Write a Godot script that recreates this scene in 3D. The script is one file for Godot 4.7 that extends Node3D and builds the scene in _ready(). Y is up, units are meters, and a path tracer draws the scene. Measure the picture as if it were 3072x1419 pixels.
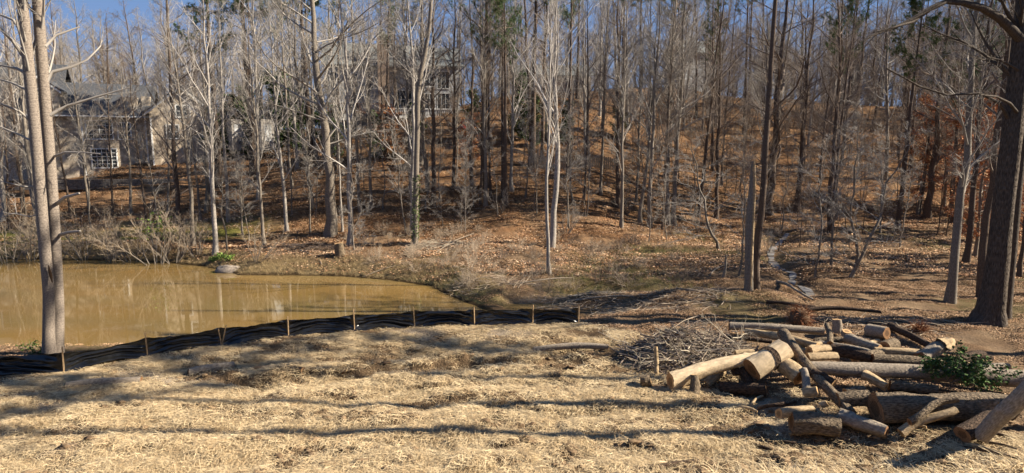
extends Node3D
# A winter wood round a muddy pond, seen from a house pad above a cleared, straw-covered lot.
# Water level is y = 0, the camera looks along -z; "d" below is the distance -z.

const FPX := 1830.0
const EYE := Vector3(0, 8.6, 0)
var pitch := atan(86.5 / 610.0)
var rng := RandomNumberGenerator.new()
var n_big := FastNoiseLite.new()
var n_mid := FastNoiseLite.new()
var n_fine := FastNoiseLite.new()
var n_rut := FastNoiseLite.new()
var names := {}
var M := {}
# mesh buffers
var BV := PackedVector3Array()
var BN := PackedVector3Array()
var BC := PackedColorArray()
var BI := PackedInt32Array()

var pond_xy := PackedVector2Array([Vector2(-90, 24.0), Vector2(-40, 24.6), Vector2(-22, 24.9), Vector2(-19.5, 25.2), Vector2(-17, 25.0), Vector2(-14.2, 25.0), Vector2(-11.8, 26.2), Vector2(-9.5, 27.2), Vector2(-6.8, 27.9), Vector2(-4.3, 28.6), Vector2(-1.5, 29.0), Vector2(-0.4, 30), Vector2(-1.3, 32), Vector2(-2.8, 34.0), Vector2(-4.2, 36.2), Vector2(-5.3, 38.1), Vector2(-8.2, 39.9), Vector2(-11.7, 41.1), Vector2(-15, 41.4), Vector2(-19.0, 41.5), Vector2(-20.6, 43), Vector2(-22.6, 44.5), Vector2(-26, 46), Vector2(-30, 47.1), Vector2(-40, 47.6), Vector2(-70, 50), Vector2(-95, 51)])
var stream_xy := PackedVector2Array([Vector2(0.5, 33.2), Vector2(5, 35.4), Vector2(11, 35.0), Vector2(15.0, 33.0), Vector2(16.9, 33.6), Vector2(17.6, 35.4), Vector2(17.5, 37.4), Vector2(18.6, 39.6), Vector2(18.3, 42), Vector2(19.8, 46), Vector2(21.5, 50), Vector2(26, 57)])

# ---------------------------------------------------------------- terrain
func ramp(x: float, t: Array) -> float:
	if x <= t[0]: return t[1]
	var i := 2
	while i < t.size():
		if x <= t[i]:
			var k: float = (x - t[i - 2]) / (t[i] - t[i - 2])
			return lerpf(t[i - 1], t[i + 1], k)
		i += 2
	return t[t.size() - 1]

const FOOT := [-80.0, 57.0, -40.0, 52.0, -30.0, 50.0, -22.0, 47.5, -15.0, 46.0, -8.0, 45.0, 0.0, 44.0, 8.0, 46.0, 16.0, 51.0, 25.0, 56.0, 60.0, 62.0]
const CREST := [-80.0, 6.0, -40.0, 6.4, -25.0, 7.2, -12.0, 10.5, 0.0, 13.0, 12.0, 14.0, 25.0, 16.0, 45.0, 14.0, 80.0, 12.0]
const RUT := [-13.0, 20.6, -9.5, 20.9, -7.0, 21.1, -3.7, 21.9, -1.6, 22.6, 1.0, 22.9, 5.0, 23.2]
const LOT := [-40.0, 19.6, -20.5, 20.2, -17.9, 20.3, -15.8, 20.6, -13.8, 22.2, -11.6, 23.5, -9.4, 24.7, -6.8, 25.4, -4.3, 26.1, 0.9, 26.7, 3.0, 27.0, 5.0, 25.5, 7.4, 22.5, 9.0, 19.5, 11.5, 16.6, 16.0, 14.6, 40.0, 13.0]

func pond_sd(x: float, d: float) -> float:
	if d < 17.0 or d > 58.0 or x > 7.0: return 9.0
	var best := 1e9
	var inside := false
	var n := pond_xy.size()
	var j := n - 1
	var p := Vector2(x, d)
	for i in n:
		var a := pond_xy[i]
		var b := pond_xy[j]
		if (a.y > d) != (b.y > d) and x < (b.x - a.x) * (d - a.y) / (b.y - a.y) + a.x:
			inside = not inside
		var ab := b - a
		var t := clampf((p - a).dot(ab) / ab.length_squared(), 0.0, 1.0)
		best = minf(best, (p - a - ab * t).length_squared())
		j = i
	var s := sqrt(best)
	return -s if inside else s

func stream_d(x: float, d: float) -> float:
	if x < -2.0 or x > 29.0 or d < 30.0 or d > 60.0: return 9.0
	var best := 1e9
	var p := Vector2(x, d)
	for i in stream_xy.size() - 1:
		var a := stream_xy[i]
		var ab := stream_xy[i + 1] - a
		var t := clampf((p - a).dot(ab) / ab.length_squared(), 0.0, 1.0)
		best = minf(best, (p - a - ab * t).length_squared())
	return sqrt(best)

func softplus(x: float, k: float) -> float:
	if x > k * 8.0: return x
	if x < -k * 8.0: return 0.0
	return k * log(1.0 + exp(x / k))

func high(x: float, d: float) -> float:
	var s := d - ramp(x, FOOT)
	var h := 0.8
	if s > -8.0:
		var lin := 0.10 * softplus(s, 1.5) + 0.27 * softplus(s - 5.0, 2.0)
		var top := ramp(x, CREST) + 0.06 * maxf(s, 0.0)
		h += top - softplus(top - lin, 1.0)
	# the bank the camera's pad stands on
	h += 0.46 * softplus(11.6 + 0.16 * x - d, 0.8)
	h += n_big.get_noise_2d(x, d) * lerpf(0.12, 0.5, smoothstep(26.0, 36.0, d))
	var f := ramp(x, LOT) - d
	if f > -1.0 and d < 30.0:
		var inner := smoothstep(0.3, 3.5, f)
		h += inner * (n_rut.get_noise_2d(x * 0.33, d * 1.25) * 0.24 + n_mid.get_noise_2d(x * 1.1, d * 1.4) * 0.11 - 0.30) + n_fine.get_noise_2d(x * 0.8, d) * 0.085 * (0.4 + 0.8 * inner)
	else:
		h += n_mid.get_noise_2d(x, d) * 0.14 + n_fine.get_noise_2d(x, d) * 0.03
	var rut := d - ramp(x, RUT)
	if absf(rut) < 2.0 and x > -13.0 and x < 5.0:
		var on_rut := smoothstep(-13.0, -9.0, x) * (1.0 - smoothstep(2.0, 5.0, x)) * (0.75 + 0.8 * n_mid.get_noise_2d(x * 1.5, 3.0))
		h += on_rut * (0.24 * exp(-pow(rut / 0.32, 2.0)) - 0.22 * exp(-pow((rut + 0.6) / 0.34, 2.0)) - 0.14 * exp(-pow((rut - 0.9) / 0.35, 2.0)))
	# a low berm along the far side of the brook, under the brush
	if x > 4.0 and x < 22.0:
		h += 0.55 * exp(-pow((d - 31.2) / 1.4, 2.0)) * smoothstep(4.0, 8.0, x) * (1.0 - smoothstep(13.0, 16.0, x))
	var e := Vector2((x - 1.3) / 4.2, (d - 31.0) / 2.3).length()
	if e < 2.0:
		h = minf(h, 0.12 + maxf(e - 1.0, 0.0) * 1.6 + n_mid.get_noise_2d(x, d) * 0.05)
	var st := stream_d(x, d)
	if st < 2.5:
		h -= 0.42 * (1.0 - smoothstep(0.25, 1.5, st))
	var sd := pond_sd(x, d)
	if sd < 6.0:
		if sd < 0.0:
			h = -minf(0.8, -sd * 0.3) - 0.02
		else:
			h = minf(h, -0.02 + sd * (0.42 if d > 33.0 else 0.6) + n_fine.get_noise_2d(x, d) * 0.04)
	return h

func ray(sx: float, sy: float) -> Vector3:
	var x := (sx - 1536.0) / FPX
	var y := -(sy - 709.5) / FPX
	return Vector3(x, y * cos(pitch) - sin(pitch), -(cos(pitch) + y * sin(pitch)))

# where the line of sight through a photo pixel meets the ground (plus a height)
func hit(sx: float, sy: float, up := 0.0) -> Vector3:
	var r := ray(sx, sy)
	var t := 9.0
	while t < 150.0:
		var p := EYE + r * t
		if p.y < high(p.x, -p.z) + up:
			var lo := t - 0.6
			var hi := t
			for k in 10:
				var m := (lo + hi) * 0.5
				var q := EYE + r * m
				if q.y < high(q.x, -q.z) + up: hi = m
				else: lo = m
			return EYE + r * hi
		t += 0.6
	return EYE + r * 150.0

func at_d(sx: float, sy: float, d: float) -> Vector3:
	var r := ray(sx, sy)
	return EYE + r * (d / -r.z)

func on(x: float, d: float, up := 0.0) -> Vector3:
	return Vector3(x, high(x, d) + up, -d)

# ---------------------------------------------------------------- nodes
func numbered(called: String) -> String:
	if not names.has(called):
		names[called] = 0
		return called
	names[called] += 1
	return "%s_%03d" % [called, names[called]]

func tag(o: Node, label: String, category: String, group := "", kind := "") -> void:
	if label: o.set_meta("label", label)
	if category: o.set_meta("category", category)
	if group: o.set_meta("group", group)
	if kind: o.set_meta("kind", kind)

func thing(called: String, label: String, category: String, at := Vector3.ZERO, group := "") -> Node3D:
	var o := Node3D.new()
	o.name = numbered(called)
	add_child(o)
	o.position = at
	tag(o, label, category, group)
	return o

func part(called: String, mesh: Mesh, mat: Material, parent: Node = self) -> MeshInstance3D:
	var o := MeshInstance3D.new()
	o.mesh = mesh
	o.material_override = mat
	o.name = numbered(called) if parent == self else called
	parent.add_child(o, true)
	return o

# ---------------------------------------------------------------- mesh buffers
func clear() -> void:
	BV = PackedVector3Array(); BN = PackedVector3Array(); BC = PackedColorArray(); BI = PackedInt32Array()

func flush(colors := false) -> ArrayMesh:
	var a := []
	a.resize(Mesh.ARRAY_MAX)
	a[Mesh.ARRAY_VERTEX] = BV
	a[Mesh.ARRAY_NORMAL] = BN
	if colors: a[Mesh.ARRAY_COLOR] = BC
	a[Mesh.ARRAY_INDEX] = BI
	var m := ArrayMesh.new()
	m.add_surface_from_arrays(Mesh.PRIMITIVE_TRIANGLES, a)
	clear()
	return m

func tube(pts: PackedVector3Array, rad: PackedFloat32Array, sides: int, rough := 0.0, cap := false) -> void:
	var n := pts.size()
	var base := BV.size()
	var t := (pts[1] - pts[0]).normalized()
	var ref := Vector3(0.3, 0.1, 0.95) if absf(t.z) < 0.8 else Vector3(1, 0.1, 0)
	var u := t.cross(ref).normalized()
	for i in n:
		if i < n - 1: t = (pts[i + 1] - pts[i]).normalized()
		u = (u - t * u.dot(t)).normalized()
		var w := t.cross(u)
		var r := rad[i]
		for k in sides:
			var a := TAU * k / sides
			var nr := u * cos(a) + w * sin(a)
			var rr := r
			if rough > 0.0: rr = r * (1.0 + rough * n_fine.get_noise_3d(pts[i].x * 2.0 + nr.x * 3.0, pts[i].y * 0.8, pts[i].z * 2.0 + nr.z * 3.0))
			BV.append(pts[i] + nr * rr)
			BN.append(nr)
	for i in n - 1:
		for k in sides:
			var k2 := (k + 1) % sides
			var a := base + i * sides + k
			var b := base + i * sides + k2
			BI.append_array([a, a + sides, b, b, a + sides, b + sides])
	if cap:
		var c := BV.size()
		BV.append(pts[n - 1]); BN.append(t)
		for k in sides:
			BI.append_array([base + (n - 1) * sides + k, c, base + (n - 1) * sides + (k + 1) % sides])

func quad(a: Vector3, b: Vector3, c: Vector3, d: Vector3, col := Color.WHITE) -> void:
	var n := (c - a).cross(b - a).normalized()
	var i := BV.size()
	BV.append_array([a, b, c, d])
	BN.append_array([n, n, n, n])
	BC.append_array([col, col, col, col])
	BI.append_array([i, i + 1, i + 2, i, i + 2, i + 3])

func box(c: Vector3, s: Vector3, basis := Basis.IDENTITY) -> void:
	var h := s * 0.5
	var p := []
	for k in 8:
		p.append(c + basis * Vector3(h.x if k & 1 else -h.x, h.y if k & 2 else -h.y, h.z if k & 4 else -h.z))
	for f in [[4, 6, 7, 5], [1, 3, 2, 0], [5, 7, 3, 1], [0, 2, 6, 4], [6, 2, 3, 7], [0, 4, 5, 1]]:
		quad(p[f[0]], p[f[1]], p[f[2]], p[f[3]])

func box_mesh(c: Vector3, s: Vector3, basis := Basis.IDENTITY) -> ArrayMesh:
	clear()
	box(c, s, basis)
	return flush()

# an extruded outline (in x, y), from z0 to z1
func prism_mesh(o: PackedVector2Array, z0: float, z1: float) -> ArrayMesh:
	clear()
	var n := o.size()
	if Geometry2D.is_polygon_clockwise(o) != Geometry2D.is_polygon_clockwise(PackedVector2Array([Vector2(0, 0), Vector2(1, 0), Vector2(1, 1)])):
		o.reverse()
	var tri := Geometry2D.triangulate_polygon(o)
	for side in 2:
		var z := z1 if side else z0
		var b := BV.size()
		for p in o:
			BV.append(Vector3(p.x, p.y, z)); BN.append(Vector3(0, 0, 1 if side else -1))
		for k in range(0, tri.size(), 3):
			var p0 := o[tri[k]]
			var ccw := (o[tri[k + 1]] - p0).cross(o[tri[k + 2]] - p0) > 0.0
			if ccw == (side == 1): BI.append_array([b + tri[k], b + tri[k + 2], b + tri[k + 1]])
			else: BI.append_array([b + tri[k], b + tri[k + 1], b + tri[k + 2]])
	for i in n:
		var a := o[i]
		var c := o[(i + 1) % n]
		quad(Vector3(a.x, a.y, z1), Vector3(c.x, c.y, z1), Vector3(c.x, c.y, z0), Vector3(a.x, a.y, z0))
	BC.clear()
	return flush()

# ---------------------------------------------------------------- materials
func lin(r: float, g: float, b: float) -> Color:
	return Color(r, g, b).linear_to_srgb()

func noise_tex(freq: float, lo: float, hi: float, seed_: int, type := FastNoiseLite.TYPE_SIMPLEX_SMOOTH, octaves := 4, normal := false, bump := 4.0, size := 512) -> NoiseTexture2D:
	var t := NoiseTexture2D.new()
	var n := FastNoiseLite.new()
	n.seed = seed_
	n.noise_type = type
	n.frequency = freq
	n.fractal_octaves = octaves
	t.noise = n
	t.width = size
	t.height = size
	t.seamless = true
	if normal:
		t.as_normal_map = true
		t.bump_strength = bump
	else:
		var g := Gradient.new()
		g.set_color(0, Color(lo, lo, lo))
		g.set_color(1, Color(hi, hi, hi))
		t.color_ramp = g
	return t

func mat(c: Color, rough := 0.9) -> StandardMaterial3D:
	var m := StandardMaterial3D.new()
	m.albedo_color = c
	m.roughness = rough
	m.metallic_specular = 0.3
	return m

func textured(c: Color, rough: float, tex: Texture2D, scale: Vector3, nrm: Texture2D = null, nscale := 1.0, world := false) -> StandardMaterial3D:
	var m := mat(c, rough)
	m.albedo_texture = tex
	m.uv1_triplanar = true
	m.uv1_world_triplanar = world
	m.uv1_scale = scale
	if nrm:
		m.normal_enabled = true
		m.normal_texture = nrm
		m.normal_scale = nscale
	return m

func ring_texture() -> ImageTexture:
	var im := Image.create(256, 256, false, Image.FORMAT_RGB8)
	for y in 256:
		for x in 256:
			var p := Vector2(x - 128, y - 128) / 128.0
			var r := p.length() + n_mid.get_noise_2d(p.x * 2.0, p.y * 2.0) * 0.06
			var v := 0.78 + 0.16 * sin(r * 62.0 + n_mid.get_noise_2d(p.x * 6.0, p.y * 6.0) * 4.0)
			v += 0.08 * n_fine.get_noise_2d(x * 0.12, y * 0.12)
			if r < 0.45: v *= 0.74
			if r > 0.92: v *= 0.45
			var ck := absf(sin(atan2(p.y, p.x) * 2.5 + 0.7))
			if ck < 0.05 and r < 0.75: v *= 0.45
			im.set_pixel(x, y, Color(v, v * 0.97, v * 0.93))
	return ImageTexture.create_from_image(im)

func materials() -> void:
	var bark_t := noise_tex(0.02, 0.55, 1.0, 3)
	var bark_n := noise_tex(0.03, 0, 1, 4, FastNoiseLite.TYPE_SIMPLEX_SMOOTH, 4, true, 9.0)
	var blotch := noise_tex(0.012, 0.62, 1.0, 5, FastNoiseLite.TYPE_SIMPLEX_SMOOTH, 5)
	var bark_c := noise_tex(0.022, 0.25, 1.0, 9, FastNoiseLite.TYPE_SIMPLEX_SMOOTH, 5)
	M.bark_pale = textured(lin(0.40, 0.36, 0.315), 0.85, blotch, Vector3(1.6, 0.8, 1.6), bark_n, 0.5)
	M.bark_twin = textured(lin(0.36, 0.30, 0.245), 0.9, noise_tex(0.016, 0.5, 1.0, 6, FastNoiseLite.TYPE_SIMPLEX_SMOOTH, 5), Vector3(1.5, 2.2, 1.5), bark_n, 0.8)
	M.bark_grey = textured(lin(0.30, 0.255, 0.205), 0.9, bark_t, Vector3(2.6, 0.55, 2.6), bark_n, 1.0)
	M.bark_dark = textured(lin(0.165, 0.12, 0.09), 0.95, bark_t, Vector3(3.0, 0.6, 3.0), bark_n, 1.2)
	M.bark_oak = textured(lin(0.17, 0.135, 0.105), 0.95, noise_tex(0.02, 0.4, 1.0, 8), Vector3(2.4, 0.28, 2.4), bark_n, 1.6)
	M.twig_pale = mat(lin(0.37, 0.34, 0.305), 0.8)
	M.twig_grey = mat(lin(0.27, 0.245, 0.215), 0.85)
	M.twig_dark = mat(lin(0.16, 0.125, 0.10), 0.9)
	M.twig_tan = mat(lin(0.36, 0.29, 0.21), 0.85)
	M.needle = mat(lin(0.07, 0.11, 0.035), 0.6)
	M.needle.backlight = Color(0.25, 0.35, 0.12)
	M.evergreen = mat(lin(0.055, 0.09, 0.03), 0.45)
	M.evergreen.backlight = Color(0.2, 0.3, 0.08)
	M.ivy = mat(lin(0.07, 0.11, 0.03), 0.5)
	M.bright_leaf = mat(lin(0.16, 0.27, 0.05), 0.5)
	M.bright_leaf.backlight = Color(0.4, 0.6, 0.15)
	M.beech_leaf = mat(Color.WHITE, 0.8)
	M.beech_leaf.vertex_color_use_as_albedo = true
	M.beech_leaf.backlight = Color(0.7, 0.6, 0.5)
	M.tinted = mat(Color.WHITE, 0.9)
	M.tinted.vertex_color_use_as_albedo = true
	M.ground = textured(Color.WHITE, 1.0, noise_tex(0.03, 0.62, 1.0, 11, FastNoiseLite.TYPE_SIMPLEX_SMOOTH, 6), Vector3(0.55, 0.55, 0.55), noise_tex(0.05, 0, 1, 12, FastNoiseLite.TYPE_SIMPLEX_SMOOTH, 5, true, 10.0), 1.2, true)
	M.ground.vertex_color_use_as_albedo = true
	M.ground.metallic_specular = 0.1
	M.water = mat(Color.WHITE, 0.03)
	M.water.vertex_color_use_as_albedo = true
	M.water.metallic_specular = 1.0
	M.water.normal_enabled = true
	M.water.normal_texture = noise_tex(0.012, 0, 1, 21, FastNoiseLite.TYPE_SIMPLEX_SMOOTH, 3, true, 1.2)
	M.water.normal_scale = 0.05
	M.water.uv1_triplanar = true
	M.water.uv1_world_triplanar = true
	M.water.uv1_scale = Vector3(0.25, 0.25, 0.5)
	M.stream = mat(lin(0.20, 0.19, 0.18), 0.04)  # sky glare on the brook is put into this pale base colour
	M.plastic = mat(lin(0.010, 0.010, 0.010), 0.24)
	M.plastic.metallic_specular = 0.5
	M.stake = textured(lin(0.50, 0.34, 0.19), 0.8, bark_t, Vector3(3, 0.6, 3))
	M.log_bark = textured(lin(0.37, 0.28, 0.185), 0.95, bark_c, Vector3(0.5, 2.2, 2.2), bark_n, 2.2)
	M.log_dark = textured(lin(0.16, 0.105, 0.07), 0.95, bark_c, Vector3(0.5, 2.2, 2.2), bark_n, 2.2)
	M.log_grey = textured(lin(0.40, 0.33, 0.25), 0.9, bark_t, Vector3(0.7, 2.5, 2.5), bark_n, 1.0)
	M.log_pale = textured(lin(0.70, 0.54, 0.34), 0.7, noise_tex(0.008, 0.72, 1.0, 31), Vector3(0.6, 1.6, 1.6), bark_n, 0.3)
	M.log_tan = textured(lin(0.55, 0.40, 0.23), 0.8, noise_tex(0.012, 0.55, 1.0, 32), Vector3(0.7, 2.2, 2.2), bark_n, 0.6)
	var rings := ring_texture()
	M.cut = mat(lin(0.70, 0.47, 0.25), 0.85); M.cut.albedo_texture = rings
	M.cut_dark = mat(lin(0.36, 0.21, 0.11), 0.9); M.cut_dark.albedo_texture = rings
	M.stick = mat(lin(0.42, 0.36, 0.27), 0.85)
	M.root = mat(lin(0.20, 0.085, 0.04), 0.95)
	M.stone = textured(lin(0.36, 0.30, 0.24), 0.9, blotch, Vector3(1, 1, 1), bark_n, 0.8)
	M.clod = mat(lin(0.12, 0.075, 0.045), 1.0)
	# houses
	M.stucco = textured(lin(0.60, 0.50, 0.38), 0.95, blotch, Vector3(0.3, 0.3, 0.3))
	M.stone_wall = textured(lin(0.48, 0.44, 0.39), 0.95, blotch, Vector3(0.8, 0.8, 0.8))
	M.shingle = textured(lin(0.10, 0.105, 0.115), 0.85, bark_t, Vector3(0.5, 1.5, 0.5))
	M.shingle_pale = textured(lin(0.22, 0.235, 0.23), 0.85, bark_t, Vector3(0.5, 1.5, 0.5))
	M.trim = mat(lin(0.62, 0.62, 0.60), 0.6)
	M.siding = textured(lin(0.55, 0.56, 0.56), 0.8, blotch, Vector3(0.2, 0.2, 0.2))
	M.glass = mat(lin(0.03, 0.035, 0.04), 0.05)
	M.brick = textured(lin(0.42, 0.31, 0.23), 0.95, blotch, Vector3(1.5, 1.5, 1.5))
	M.deck = textured(lin(0.16, 0.085, 0.06), 0.8, bark_t, Vector3(1, 1, 1))
	M.picket = textured(lin(0.58, 0.47, 0.32), 0.9, bark_t, Vector3(2, 0.6, 2))
	M.red = mat(lin(0.45, 0.03, 0.03), 0.5)
	M.retaining = textured(lin(0.22, 0.20, 0.18), 0.95, blotch, Vector3(0.8, 0.8, 0.8))

# ---------------------------------------------------------------- ground
func ground_color(x: float, d: float, h: float) -> Color:
	var a := n_mid.get_noise_2d(x * 0.8 + 40.0, d * 0.8)
	var b := n_fine.get_noise_2d(x * 1.2, d * 1.2 + 90.0)
	var c := n_big.get_noise_2d(x * 1.5 + 200.0, d * 1.5)
	var leaf := Color(0.28, 0.155, 0.08).lerp(Color(0.35, 0.225, 0.13), clampf(0.4 + a, 0.0, 1.0))
	leaf = leaf.lerp(Color(0.10, 0.06, 0.035), clampf(b * 1.6 + c * 0.8 - 0.1, 0.0, 0.8))
	var col := leaf
	# bottom land by the brook: duller litter, soil and some green
	var low := 1.0 - smoothstep(0.0, 7.0, d - ramp(x, FOOT) + 2.0)
	if low > 0.0 and d > 13.0:
		var soil := Color(0.18, 0.125, 0.08).lerp(Color(0.29, 0.21, 0.135), clampf(0.5 + a * 1.4, 0.0, 1.0))
		soil = soil.lerp(Color(0.10, 0.115, 0.035), clampf(c * 2.2 + b * 0.8 - 0.55, 0.0, 0.5))
		col = col.lerp(soil, low * 0.75)
	# lawn and bank left of the pond
	if x < -17.0 and d > 44.0:
		var lawn := smoothstep(-19.0, -25.0, x) * smoothstep(50.5, 52.0, d + a * 1.5) * (1.0 - smoothstep(55.0, 57.5, d + a * 2.0))
		col = col.lerp(Color(0.33, 0.25, 0.11).lerp(Color(0.20, 0.20, 0.05), clampf(0.45 + c * 2.0, 0.0, 1.0)), lawn)
	# sand bar where the brook enters the pond
	var e := Vector2((x - 1.3) / 4.2, (d - 31.0) / 2.3).length()
	col = col.lerp(Color(0.24, 0.155, 0.085), 1.0 - smoothstep(0.85, 1.1, e + a * 0.15))
	var sd := pond_sd(x, d)
	if sd < 3.0 and d > 33.0:
		col = col.lerp(Color(0.30, 0.225, 0.11).lerp(Color(0.13, 0.15, 0.05), clampf(c * 2.5, 0.0, 0.7)), (1.0 - smoothstep(1.0, 3.0, sd + a)) * 0.7)
	if sd < 0.3:
		col = Color(0.09, 0.06, 0.035)
	var pile := 1.0 - smoothstep(0.7, 1.2, Vector2((x - 10.8) / 6.8, (d - 20.2) / 5.0).length() + a * 0.3)
	col = col.lerp(Color(0.18, 0.125, 0.08).lerp(Color(0.29, 0.21, 0.135), clampf(0.5 + b * 1.3, 0.0, 1.0)), pile * 0.85)
	# straw on the cleared lot
	var f := ramp(x, LOT) - d + a * 1.2 + b * 0.5
	var straw := smoothstep(-0.3, 0.7, f)
	if straw > 0.0 and d < 30.0:
		var sc := Color(0.40, 0.305, 0.18).lerp(Color(0.25, 0.18, 0.105), clampf(0.4 + b * 1.5, 0.0, 1.0))
		sc = sc.lerp(Color(0.17, 0.115, 0.07).lerp(Color(0.36, 0.29, 0.21), smoothstep(0.25, 0.5, c + a * 0.3)), bare(x, d))
		col = col.lerp(sc, straw)
	return col

# where soil shows through the straw
func bare(x: float, d: float) -> float:
	var v := n_rut.get_noise_2d(x * 0.35, d * 1.3) * -0.9 + n_mid.get_noise_2d(x * 0.9 + 7.0, d * 1.5) * 0.9 + n_fine.get_noise_2d(x * 0.45, d * 1.1) * 0.75 + n_fine.get_noise_2d(x * 1.6 + 9.0, d * 2.2) * 0.35
	v += smoothstep(19.0, 24.0, d) * 0.25 + smoothstep(5.0, 9.5, x) * 0.25 + smoothstep(15.5, 13.5, d) * smoothstep(-6.0, 3.0, x) * 0.18
	v += 1.0 * exp(-pow((x - 9.6) / 4.0, 2.0) - pow((d - 17.6) / 2.6, 2.0))
	if x > -13.0 and x < 5.0: v += 0.45 * exp(-pow((d - ramp(x, RUT) + 0.2) / 0.5, 2.0))
	return smoothstep(-0.16, 0.16, v)

func build_ground() -> void:
	var rows := PackedFloat32Array()
	var d := -4.0
	while d < 175.0:
		rows.append(d)
		d += clampf(0.0068 * d, 0.085, 2.0) if d > 8.0 else 1.5
	var cols := 520
	clear()
	for r in rows.size():
		var dd := rows[r]
		var wide := 26.0 + maxf(dd, 0.0) * 0.72
		for c in cols + 1:
			var u := -1.0 + 2.0 * c / cols
			# finer in the middle of the view, coarser beyond it
			var x := wide * (u * 0.62 + 0.75 * pow(u, 5))
			var h := high(x, dd)
			BV.append(Vector3(x, h, -dd))
			BC.append(ground_color(x, dd, h))
	var w := cols + 1
	BN.resize(BV.size())
	for r in rows.size():
		for c in w:
			var i := r * w + c
			var a := BV[i + 1 if c < cols else i] - BV[i - 1 if c > 0 else i]
			var b := BV[i + w if r < rows.size() - 1 else i] - BV[i - w if r > 0 else i]
			BN[i] = a.cross(b).normalized()
			if c < cols and r < rows.size() - 1:
				BI.append_array([i, i + w, i + 1, i + 1, i + w, i + w + 1])
	var g := part("ground", flush(true), M.ground)
	g.set_meta("kind", "structure")
	# the sheet goes on to the horizon behind the wood and to the sides
	clear()
	for q in [[-900.0, 900.0, 174.0, 1500.0], [-900.0, -130.0, -300.0, 174.0], [130.0, 900.0, -300.0, 174.0], [-130.0, 130.0, -300.0, -3.5]]:
		var y0 := 6.0 if q[2] > 0.0 else (0.3 if q[1] < 0.0 or q[0] > 0.0 else 6.5)
		quad(Vector3(q[0], y0, -q[2]), Vector3(q[0], y0, -q[3]), Vector3(q[1], y0, -q[3]), Vector3(q[1], y0, -q[2]), Color(0.16, 0.10, 0.06))
	var fg := part("terrain", flush(true), M.ground)
	fg.set_meta("kind", "structure")
	# water
	clear()
	for r in 35:
		for c in 81:
			var wx := -110.0 + 113.2 * (1.0 - pow(1.0 - c / 80.0, 1.6))
			var wd := 20.0 + r
			BV.append(Vector3(wx, 0, -wd)); BN.append(Vector3.UP)
			# swirls of silt
			BC.append(Color(0.195, 0.122, 0.042).lerp(Color(0.165, 0.115, 0.045), 0.5 + 0.9 * n_big.get_noise_2d(wx * 2.0 + 50.0, wd * 4.0)))
			if r < 34 and c < 80:
				var q := r * 81 + c
				BI.append_array([q, q + 81, q + 1, q + 1, q + 81, q + 82])
	var p := part("pond_water", flush(true), M.water)
	p.set_meta("kind", "structure")
	clear()
	var n := 60
	var cv := Curve2D.new()
	for q in stream_xy: cv.add_point(q)
	cv.bake_interval = 0.2
	var pts := []
	for k in n + 1:
		pts.append(cv.sample_baked(3.0 + (cv.get_baked_length() - 3.0) * k / n))
	for k in n:
		var a: Vector2 = pts[k]
		var b: Vector2 = pts[k + 1]
		var side := (b - a).orthogonal().normalized()
		var wa := 0.26 + 0.3 * n_mid.get_noise_2d(a.x * 2.0, a.y * 2.0)
		var wb := 0.26 + 0.3 * n_mid.get_noise_2d(b.x * 2.0, b.y * 2.0)
		var ya := high(a.x, a.y) + 0.06
		var yb := high(b.x, b.y) + 0.06
		quad(Vector3(a.x - side.x * wa, ya, -a.y + side.y * wa), Vector3(b.x - side.x * wb, yb, -b.y + side.y * wb), Vector3(b.x + side.x * wb, yb, -b.y - side.y * wb), Vector3(a.x + side.x * wa, ya, -a.y - side.y * wa))
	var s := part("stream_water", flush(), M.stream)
	s.set_meta("kind", "structure")

func scatter(called: String, label: String, category: String, mesh: Mesh, m: Material, xf: Array, cols: Array, parent: Node = self) -> void:
	var mm := MultiMesh.new()
	mm.transform_format = MultiMesh.TRANSFORM_3D
	mm.use_colors = cols.size() > 0
	mm.mesh = mesh
	mm.instance_count = xf.size()
	for i in xf.size():
		mm.set_instance_transform(i, xf[i])
		if cols: mm.set_instance_color(i, cols[i])
	var o := MultiMeshInstance3D.new()
	o.multimesh = mm
	o.material_override = m
	o.name = numbered(called)
	parent.add_child(o, true)
	tag(o, label, category, "", "stuff")

func leaf_cluster(count: int, spread: float, size: float) -> ArrayMesh:
	clear()
	for k in count:
		var c := Vector3(rng.randf_range(-spread, spread), rng.randf_range(0.01, 0.05), rng.randf_range(-spread, spread))
		var b := Basis.from_euler(Vector3(rng.randf_range(-0.7, 0.7), rng.randf() * TAU, rng.randf_range(-0.7, 0.7)))
		var s := size * rng.randf_range(0.6, 1.2)
		quad(c + b * Vector3(-s, 0, 0), c + b * Vector3(0, s * 0.2, -s * 0.6), c + b * Vector3(s, 0, 0), c + b * Vector3(0, s * 0.2, s * 0.6))
	BC.clear()
	return flush()

func straw_tuft(count: int, spread: float, length: float, up: float) -> ArrayMesh:
	clear()
	for k in count:
		var c := Vector3(rng.randf_range(-spread, spread), 0.01, rng.randf_range(-spread, spread))
		var a := rng.randf() * TAU
		var l := length * rng.randf_range(0.5, 1.3)
		var v := Vector3(cos(a), rng.randf_range(-0.05, up), sin(a)) * l
		var s := Vector3(-sin(a), 0.3, cos(a)) * 0.0045
		var mid := c + v * 0.5 + Vector3(0, l * 0.12, 0)
		quad(c - s, c + s, mid + s, mid - s)
		quad(mid - s, mid + s, c + v + s * 0.3, c + v - s * 0.3)
	BC.clear()
	return flush()

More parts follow.
